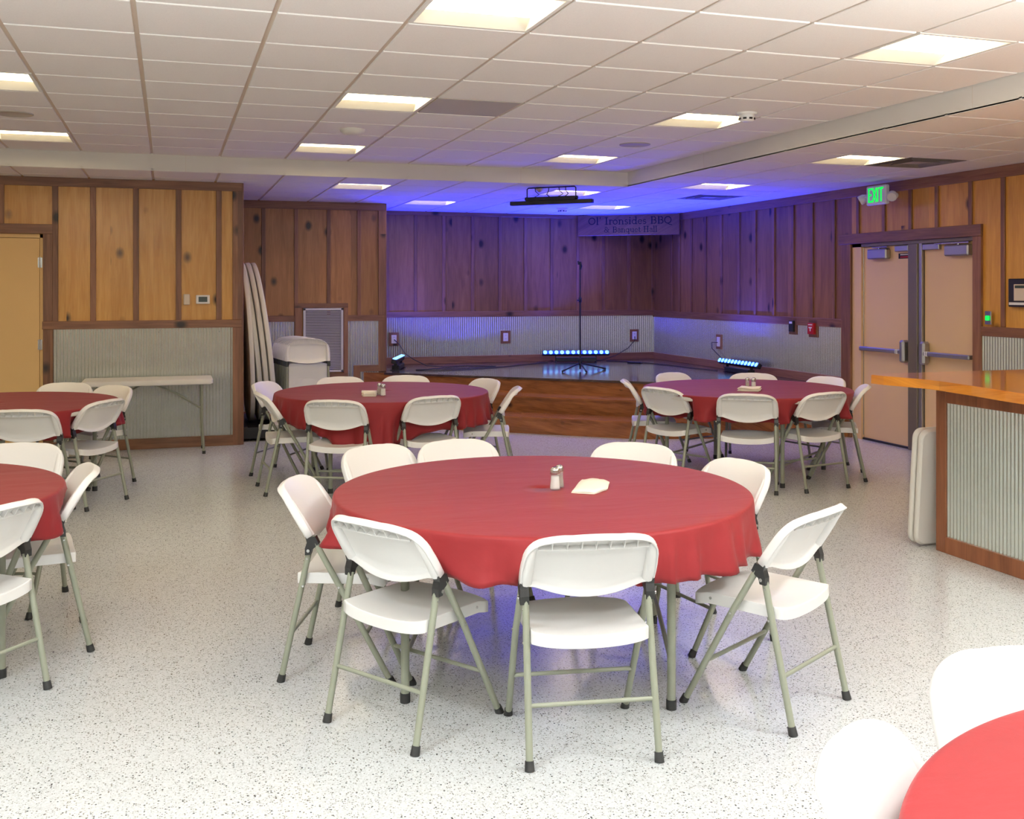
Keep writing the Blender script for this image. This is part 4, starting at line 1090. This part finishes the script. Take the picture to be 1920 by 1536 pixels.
def make_cloth(name, seed, drop, corners=0.0, cphase=0.0, amp=0.030, chairs=()):
    rnd = random.Random(seed)
    n = 288
    ph = [rnd.uniform(0, 2 * PI) for _ in range(12)]
    def D(a): return drop(a) + corners * max(0, math.cos(2 * (a - cphase))) ** 3
    def fold(a):
        return (math.sin(13 * a + ph[0]) * .4 + math.sin(21 * a + ph[1] + .6 * math.sin(3 * a)) * .5 + math.sin(34 * a + ph[2] + .8 * math.sin(5 * a)) * .5 + math.sin(8 * a + ph[3]) * .3 + math.sin(55 * a + ph[10] + 1.5 * math.sin(4 * a)) * .36)
    def sharp(v_): return (abs(v_) ** .8) * (1 if v_ > 0 else -1)
    dents = [(rnd.uniform(0, 2 * PI), rnd.uniform(.05, .14), rnd.uniform(.012, .03)) for _ in range(7)]
    vs = []; rows = []
    R0 = .912
    radii = [.003, .1, .2, .3, .4, .5, .6, .7, .8, .86, .895]
    for r in radii:
        row = []
        for k in range(n):
            a = 2 * PI * k / n
            z = .7505 + .0012 * math.sin(6 * a + r * 9 + ph[4]) * math.sin(11 * r * math.cos(a + ph[5])) * (r / .9)
            row.append((r * math.cos(a), r * math.sin(a), z))
        rows.append(row)
    for rr, z in ((.905, .7498), (.9115, .7465), (.914, .740)):
        rows.append([(rr * math.cos(2 * PI * k / n), rr * math.sin(2 * PI * k / n), z) for k in range(n)])
    S = 9
    for s_ in range(1, S + 1):
        u = s_ / S; row = []
        for k in range(n):
            a = 2 * PI * k / n
            f = sharp(fold(a)) * amp * u ** .9 * (1.0 + .4 * math.sin(4 * a + ph[6]))
            for (da, dw, dd) in dents:
                g_ = math.exp(-((((a - da + PI) % (2 * PI)) - PI) / dw) ** 2); f -= dd * g_ * math.sin(PI * min(1, u * 1.1)) * .6
            rr = .9145 + .018 * u + f + .004 * math.sin(40 * a + 7 * u + ph[7]) * u
            rr = max(rr, .9135)
            z = .740 - u * (D(a) - .008) * (1 - .02 * math.sin(17 * a + ph[8])) + .006 * u * math.sin(29 * a + ph[9])
            x, y = press(chairs, rr * math.cos(a), rr * math.sin(a), z)
            row.append((x, y, z))
        rows.append(row)
    for row in rows: vs += row
    fs = [(i * n + k, (i + 1) * n + k, (i + 1) * n + (k + 1) % n, i * n + (k + 1) % n) for i in range(len(rows) - 1) for k in range(n)]
    mb = MB(); mb.add(vs, fs, M['cloth'], True); mb.add(vs[:n], [tuple(range(n))], M['cloth'], True)
    o = mb.build(name)
    sol = o.modifiers.new('thick', 'SOLIDIFY'); sol.thickness = .0015; sol.offset = 1
    return o
CL = {
 'A': (11, lambda a: .185 + .025 * math.cos(a - .1), 0, 0),
 'B': (12, lambda a: .20 + .05 * math.cos(a + 1.3), .16, math.radians(-106)),
 'C': (13, lambda a: .20, .02, 0), 'D': (14, lambda a: .19, .03, .4), 'E': (15, lambda a: .165 + .01 * math.cos(a), .0, 0), 'F': (16, lambda a: .19, 0, 0)}
tp = make_table(); first = True
for key, ((cx, cy), la, words) in TABLES.items():
    tt = place_copy(tp, not first, (cx, cy, 0), math.radians(la), 'round folding table under red cloth, ' + words, 'round banquet tables'); first = False
    sd_, dr, co, cp = CL[key]
    o = make_cloth('tablecloth', sd_, dr, co, cp, chairs=[(c_[1] - cx, c_[2] - cy, math.radians(c_[3])) for c_ in CH if c_[0] == key]); o.location = (cx, cy, 0)
    tag(o, 'burgundy red cloth draped over ' + words, 'tablecloth', 'burgundy tablecloths')

cp_ = make_chair(); first = True
for (tb, x, y, hd, lab) in CH:
    place_copy(cp_, not first, (x, y, 0), math.radians(hd), lab, 'white folding chairs around the tables'); first = False

# ------------------------------------------------------------------ things on the tables
def shaker(content, label, cap='steel'):
    t = thing('salt_shaker' if content == 'salt' else 'pepper_shaker', label, 'shaker')
    prof = [(.003, .001), (.0195, .001), (.021, .004), (.0205, .012), (.0175, .05), (.0165, .068), (.0172, .072)]
    inner = [(.0160, .072), (.0152, .066), (.0158, .05), (.0185, .012), (.0185, .006), (.003, .005)]
    m = MB(); m.lathe(prof + inner, M['glass'], 12, close=False); m.build('glass_body', t)
    top_ = .060 if content == 'salt' else .05
    m = MB(); m.lathe([(.003, .0055), (.0178, .0065), (.0176, .014), (.0154, top_ * .8), (.0150, top_), (.003, top_ + .001)], M[content], 12, close=False); m.build('contents', t)
    m = MB(); m.lathe([(.0185, .070), (.0192, .073), (.0185, .076), (.0192, .079), (.0182, .082), (.0188, .086), (.017, .093), (.011, .099), (.003, .101)], M['steel'], 20)
    for k in range(6): m.tube([(.007 * math.cos(k), .007 * math.sin(k), .099), (.007 * math.cos(k), .007 * math.sin(k), .1012)], .0012, M['dark'], 6)
    m.build('metal_cap', t)
    return t
sp = shaker('salt', 'x'); pp = shaker('pepper', 'x')
ZT = .7525
for i, ((sx, sy), (px_, py_), words) in enumerate((((1.614, 4.272), (1.652, 4.318), 'the centre table'), ((1.676, 8.44), (1.66, 8.52), 'the left stage table'), ((4.896, 8.01), (4.846, 8.03), 'the table by the doors'))):
    place_copy(sp, i > 0, (sx, sy, ZT), .3 * i, 'glass salt shaker with metal cap on ' + words, 'salt shakers on the tables').scale = (1.15, 1.15, 1)
    place_copy(pp, i > 0, (px_, py_, ZT), .5, 'glass pepper shaker behind the salt shaker on ' + words, 'pepper shakers on the tables')
def napkins(poly, z0, layers, seed, label, wav=.004):
    rnd = random.Random(seed); m = MB()
    cx = sum(p[0] for p in poly) / len(poly); cy = sum(p[1] for p in poly) / len(poly)
    n = len(poly)
    for l in range(layers):
        o = (rnd.uniform(-.006, .006), rnd.uniform(-.006, .006)); k = 1 - rnd.uniform(0, .05)
        # subdivide the outline so the edge can wave
        P = []
        for a, b_ in zip(poly, poly[1:] + poly[:1]):
            for q in range(6):
                P.append((a[0] + (b_[0] - a[0]) * q / 6, a[1] + (b_[1] - a[1]) * q / 6))
        P = [((x - cx) * k + o[0], (y - cy) * k + o[1]) for x, y in P]
        z = z0 + l * .0045; N_ = len(P)
        zz = [z + wav * (math.sin(i * 1.1 + seed + l) * .5 + .5) * (1 if l else .3) for i in range(N_)]
        vs = [(x, y, zz[i]) for i, (x, y) in enumerate(P)] + [(x * .985, y * .985, zz[i] + .004) for i, (x, y) in enumerate(P)] + [(x * .55, y * .55, z + .0065) for x, y in P] + [(0, 0, z + .006)]
        fs = [(r * N_ + i, r * N_ + (i + 1) % N_, (r + 1) * N_ + (i + 1) % N_, (r + 1) * N_ + i) for r in range(2) for i in range(N_)] + [(2 * N_ + i, 2 * N_ + (i + 1) % N_, 3 * N_) for i in range(N_)]
        m.add(vs, fs, M['paper'], True); m.add(vs[:N_], [tuple(range(N_))[::-1]], M['paper'])
    o = m.build('napkin_stack'); o.location = (cx, cy, 0); tag(o, label, 'napkins'); return o
napkins([(1.655, 4.18), (1.74, 4.12), (1.83, 4.19), (1.90, 4.33), (1.88, 4.42), (1.80, 4.42)], ZT, 2, 3, 'loose white napkins lying on the centre table')
napkins([(1.50, 8.44), (1.61, 8.41), (1.65, 8.55), (1.53, 8.60)], ZT, 8, 5, 'neat cream napkin stack on the left stage table', .001)
napkins([(4.66, 7.88), (4.80, 7.76), (4.92, 7.92), (4.78, 8.02)], ZT, 6, 8, 'cream napkins on the table by the doors', .006)

# ================================================================== SMALL FOLDING TABLE AT THE DOOR WALL
t = thing('folding_table', 'narrow white folding table standing against the corrugated metal', 'table', (-.19, 10.90, 0))
def rrect(hx_, hy_, r, n=6):
    P = []
    for (sx, sy, a0) in ((1, 1, 0), (-1, 1, 90), (-1, -1, 180), (1, -1, 270)):
        for i in range(n + 1):
            a = math.radians(a0 + 90 * i / n); P.append((sx * (hx_ - r) + r * math.cos(a), sy * (hy_ - r) + r * math.sin(a)))
    return P
m = MB(); m.prism(rrect(.605, .25, .03), .70, .738, M['table_plastic']); m.prism(rrect(.598, .243, .028), .738, .742, M['table_plastic']); m.prism(rrect(.59, .235, .02), .692, .70, M['table_plastic']); m.build('tabletop', t)
for s_ in (-1, 1):
    for y in (-.19, .19):
        m = MB(); m.tube([(s_ * .52, y, .006), (s_ * .50, y, .40), (s_ * .50, y, .69)], .0135, M['green_tube'], 10); lg = m.build('leg', t)
        c_ = MB(); c_.tube([(s_ * .52, y, 0), (s_ * .52, y, .03)], .017, M['rubber'], 10); c_.build('foot_cap', lg)
    m = MB(); m.tube([(s_ * .50, -.19, .66), (s_ * .50, .19, .66)], .0125, M['green_tube'], 8); m.tube([(s_ * .51, -.19, .2), (s_ * .51, .19, .2)], .0105, M['green_tube'], 8)
    m.tube([(s_ * .50, 0, .43), (s_ * .29, 0, .57), (s_ * .05, 0, .69)], .010, M['green_tube'], 8); m.tube([(s_ * .36, 0, .53), (s_ * .25, 0, .60)], .013, M['green_tube'], 8)
    m.tube([(s_ * .503, -.19, .43), (s_ * .503, .19, .43)], .010, M['green_tube'], 8); m.build('brace', t)

# ================================================================== STACKS IN THE RECESS
t = thing('table_dolly', 'low black cart under the stacked round tables', 'cart', (1.0, 12.2, 0))
m = MB(); m.bbox((-.24, -.80, .07), (.20, .78, .115), M['black_metal'], .006); m.build('deck', t)
m = MB(); m.bbox((-.24, -.80, .10), (-.20, .78, .16), M['black_metal'], .004); m.bbox((-.25, -.81, .03), (.21, -.78, .15), M['black_metal'], .004); m.build('lip', t)
for (x, y) in ((-.18, -.7), (.14, -.7), (-.18, .68), (.14, .68)):
    m = MB(); m.tube([(x - .015, y, .035), (x + .015, y, .035)], .035, M['rubber'], 14); m.build('wheel', t)
def leaning_disc():
    t = thing('stored_round_table', 'x', 'table')
    m = MB(); m.lathe([(.003, -.025), (.905, -.025), (.912, -.022), (.914, -.018), (.914, .018), (.912, .022), (.905, .025), (.003, .025)], M['table_plastic'], 72, close=False); m.build('tabletop', t)
    m = MB()
    for a in (-.5, .5):
        m.tube([(-.55, a, .031), (.55, a, .031)], .009, M['green_tube'], 8)
    m.tube([(-.55, -.5, .031), (-.55, .5, .031)], .009, M['green_tube'], 8); m.tube([(.55, -.5, .031), (.55, .5, .031)], .009, M['green_tube'], 8)
    m.build('folded_legs', t)
    return t
dp = leaning_disc(); first = True
names = ['white round table stored on edge, leftmost of the stack by the wall corner', 'white round table stored on edge, second from the left in the stack', 'white round table stored on edge, second from the right in the stack', 'white round table stored on edge, rightmost beside the folded chairs']
for i, (xb, lean, dy) in enumerate(((.888, -3.2, .0), (.995, -6.3, .05), (1.062, -6.5, .0), (1.130, -6.8, -.03))):
    c_ = copy_tree(dp) if not first else dp; first = False
    le = math.radians(lean)
    # disc axis along X, tilted so that the top leans to the wall
    c_.rotation_euler = (0, PI / 2 + le, 0)
    c_.location = (xb + .914 * math.sin(le), 12.30 + dy, .118 + .914 * math.cos(le))
    c_['label'] = names[i]; c_['group'] = 'round tables stored on edge'

t = thing('chair_dolly', 'low black cart carrying the folded white chairs', 'cart', (1.44, 11.95, 0))
m = MB(); m.bbox((-.24, -.42, .10), (.24, .42, .14), M['black_metal'], .006); m.build('deck', t)
for (x, y) in ((-.2, -.35), (.2, -.35), (-.2, .35), (.2, .35)):
    m = MB(); m.tube([(x - .015, y, .045), (x + .015, y, .045)], .045, M['rubber'], 14); m.tube([(x, y, .045), (x, y, .105)], .012, M['black_metal'], 8); m.build('wheel', t)
fp = make_folded(); first = True
NF = 9
for i in range(NF):
    y = 11.60 + i * .085
    lab = 'folded white chair at the front of the stored stack' if i == 0 else 'folded white chair in the stored stack, counted %s behind the front one' % (['', 'one', 'two', 'three', 'four', 'five', 'six', 'seven', 'eight'][i])
    c_ = place_copy(fp, not first, (1.46 - .010 * i, y, .142), math.radians(-8), lab, 'folded chairs stored upright'); first = False
    c_.rotation_euler = (math.radians(-3), 0, math.radians(-8))

# ================================================================== THE BAR
XB, YB = 4.565, 5.33
t = thing('bar_counter', 'corrugated metal bar front framed in brown wood at the right edge', 'bar', (XB, YB, 0))
m = MB(); m.box((.02, -6.0, 0.0), (.60, -.02, 1.03), M['pine2']); m.box((.60, -.62, 0), (2.0, -.02, 1.03), M['pine2']); m.build('body', t)
m = MB(); m.bbox((-.004, -.085, 0), (.09, 0, 1.03), M['barframe'], .003); m.build('corner_post', t)
m = MB(); m.bbox((-.004, -6.0, .93), (.03, -.085, 1.03), M['barframe'], .003); m.build('top_rail', t)
m = MB(); m.bbox((-.006, -6.0, 0), (.03, -.085, .10), M['barframe'], .003); m.build('base_rail', t)
mm = MB()
P_ = .0285; L2 = 5.9; N_ = int(L2 / P_ * 8); vs = []; fs = []
for i in range(N_ + 1):
    s_ = L2 * i / N_; vs += [(.012 - .0045 * math.sin(2 * PI * s_ / P_), -.08 - s_, .09), (.012 - .0045 * math.sin(2 * PI * s_ / P_), -.08 - s_, .94)]
for i in range(N_): fs.append((2 * i, 2 * i + 1, 2 * i + 3, 2 * i + 2))
mm.add(vs, fs, M['galv'], True); mm.build('metal_front', t)
o_ = [(6.9 - XB - .6, 5.60 - YB), (4.30 - XB, 5.60 - YB), (4.255 - XB, 5.56 - YB), (4.262 - XB, 5.45 - YB), (4.335 - XB, 5.20 - YB), (4.345 - XB, 5.05 - YB), (4.31 - XB, 4.75 - YB), (4.26 - XB, 4.45 - YB), (4.235 - XB, 4.2 - YB), (4.235 - XB, -.6 - YB), (5.3 - XB, -.6 - YB), (5.3 - XB, 4.6 - YB), (6.9 - XB - .6, 4.6 - YB)]
m = MB(); m.prism(o_, 1.032, 1.084, M['barwood']); k_ = .995
m.prism([(x * 1 + (0.004 if x < 0 else 0), y) for x, y in o_], 1.084, 1.088, M['barwood']); m.build('counter_top', t)

# folded small table leaning on the bar end
t = thing('folded_table', 'small white folded table leaning against the end of the bar', 'table', (4.90, 5.475, .012))
t.rotation_euler = (math.radians(4.2), 0, 0)
def slab(mb, hx_, z0, z1, r, y0, y1, mat, ch=.012):
    P = [(x, z) for x, z in rrect(hx_, (z1 - z0) / 2, r)]; zc = (z0 + z1) / 2
    n = len(P); rows = []
    for (k, y) in ((ch, y0), (0, y0 + ch), (0, y1 - ch), (ch, y1)):
        rows.append([(x * (1 - k / hx_), y, zc + z * (1 - k / ((z1 - z0) / 2))) for x, z in P])
    vs = [p for r_ in rows for p in r_]
    mb.add(vs, [(r_ * n + i, r_ * n + (i + 1) % n, (r_ + 1) * n + (i + 1) % n, (r_ + 1) * n + i) for r_ in range(3) for i in range(n)], mat, True)
    mb.add(rows[0], [tuple(range(n))], mat); mb.add(rows[3], [tuple(range(n))[::-1]], mat)
m = MB(); slab(m, .41, 0, .74, .06, -.052, -.010, M['table_plastic']); m.build('table_half', t)
m = MB(); slab(m, .41, 0, .74, .06, .004, .046, M['table_plastic']); m.build('table_half', t)
m = MB(); m.tube([(-.3, -.003, .74 * .3), (.3, -.003, .74 * .3)], .008, M['green_tube'], 6); m.build('hinge', t)
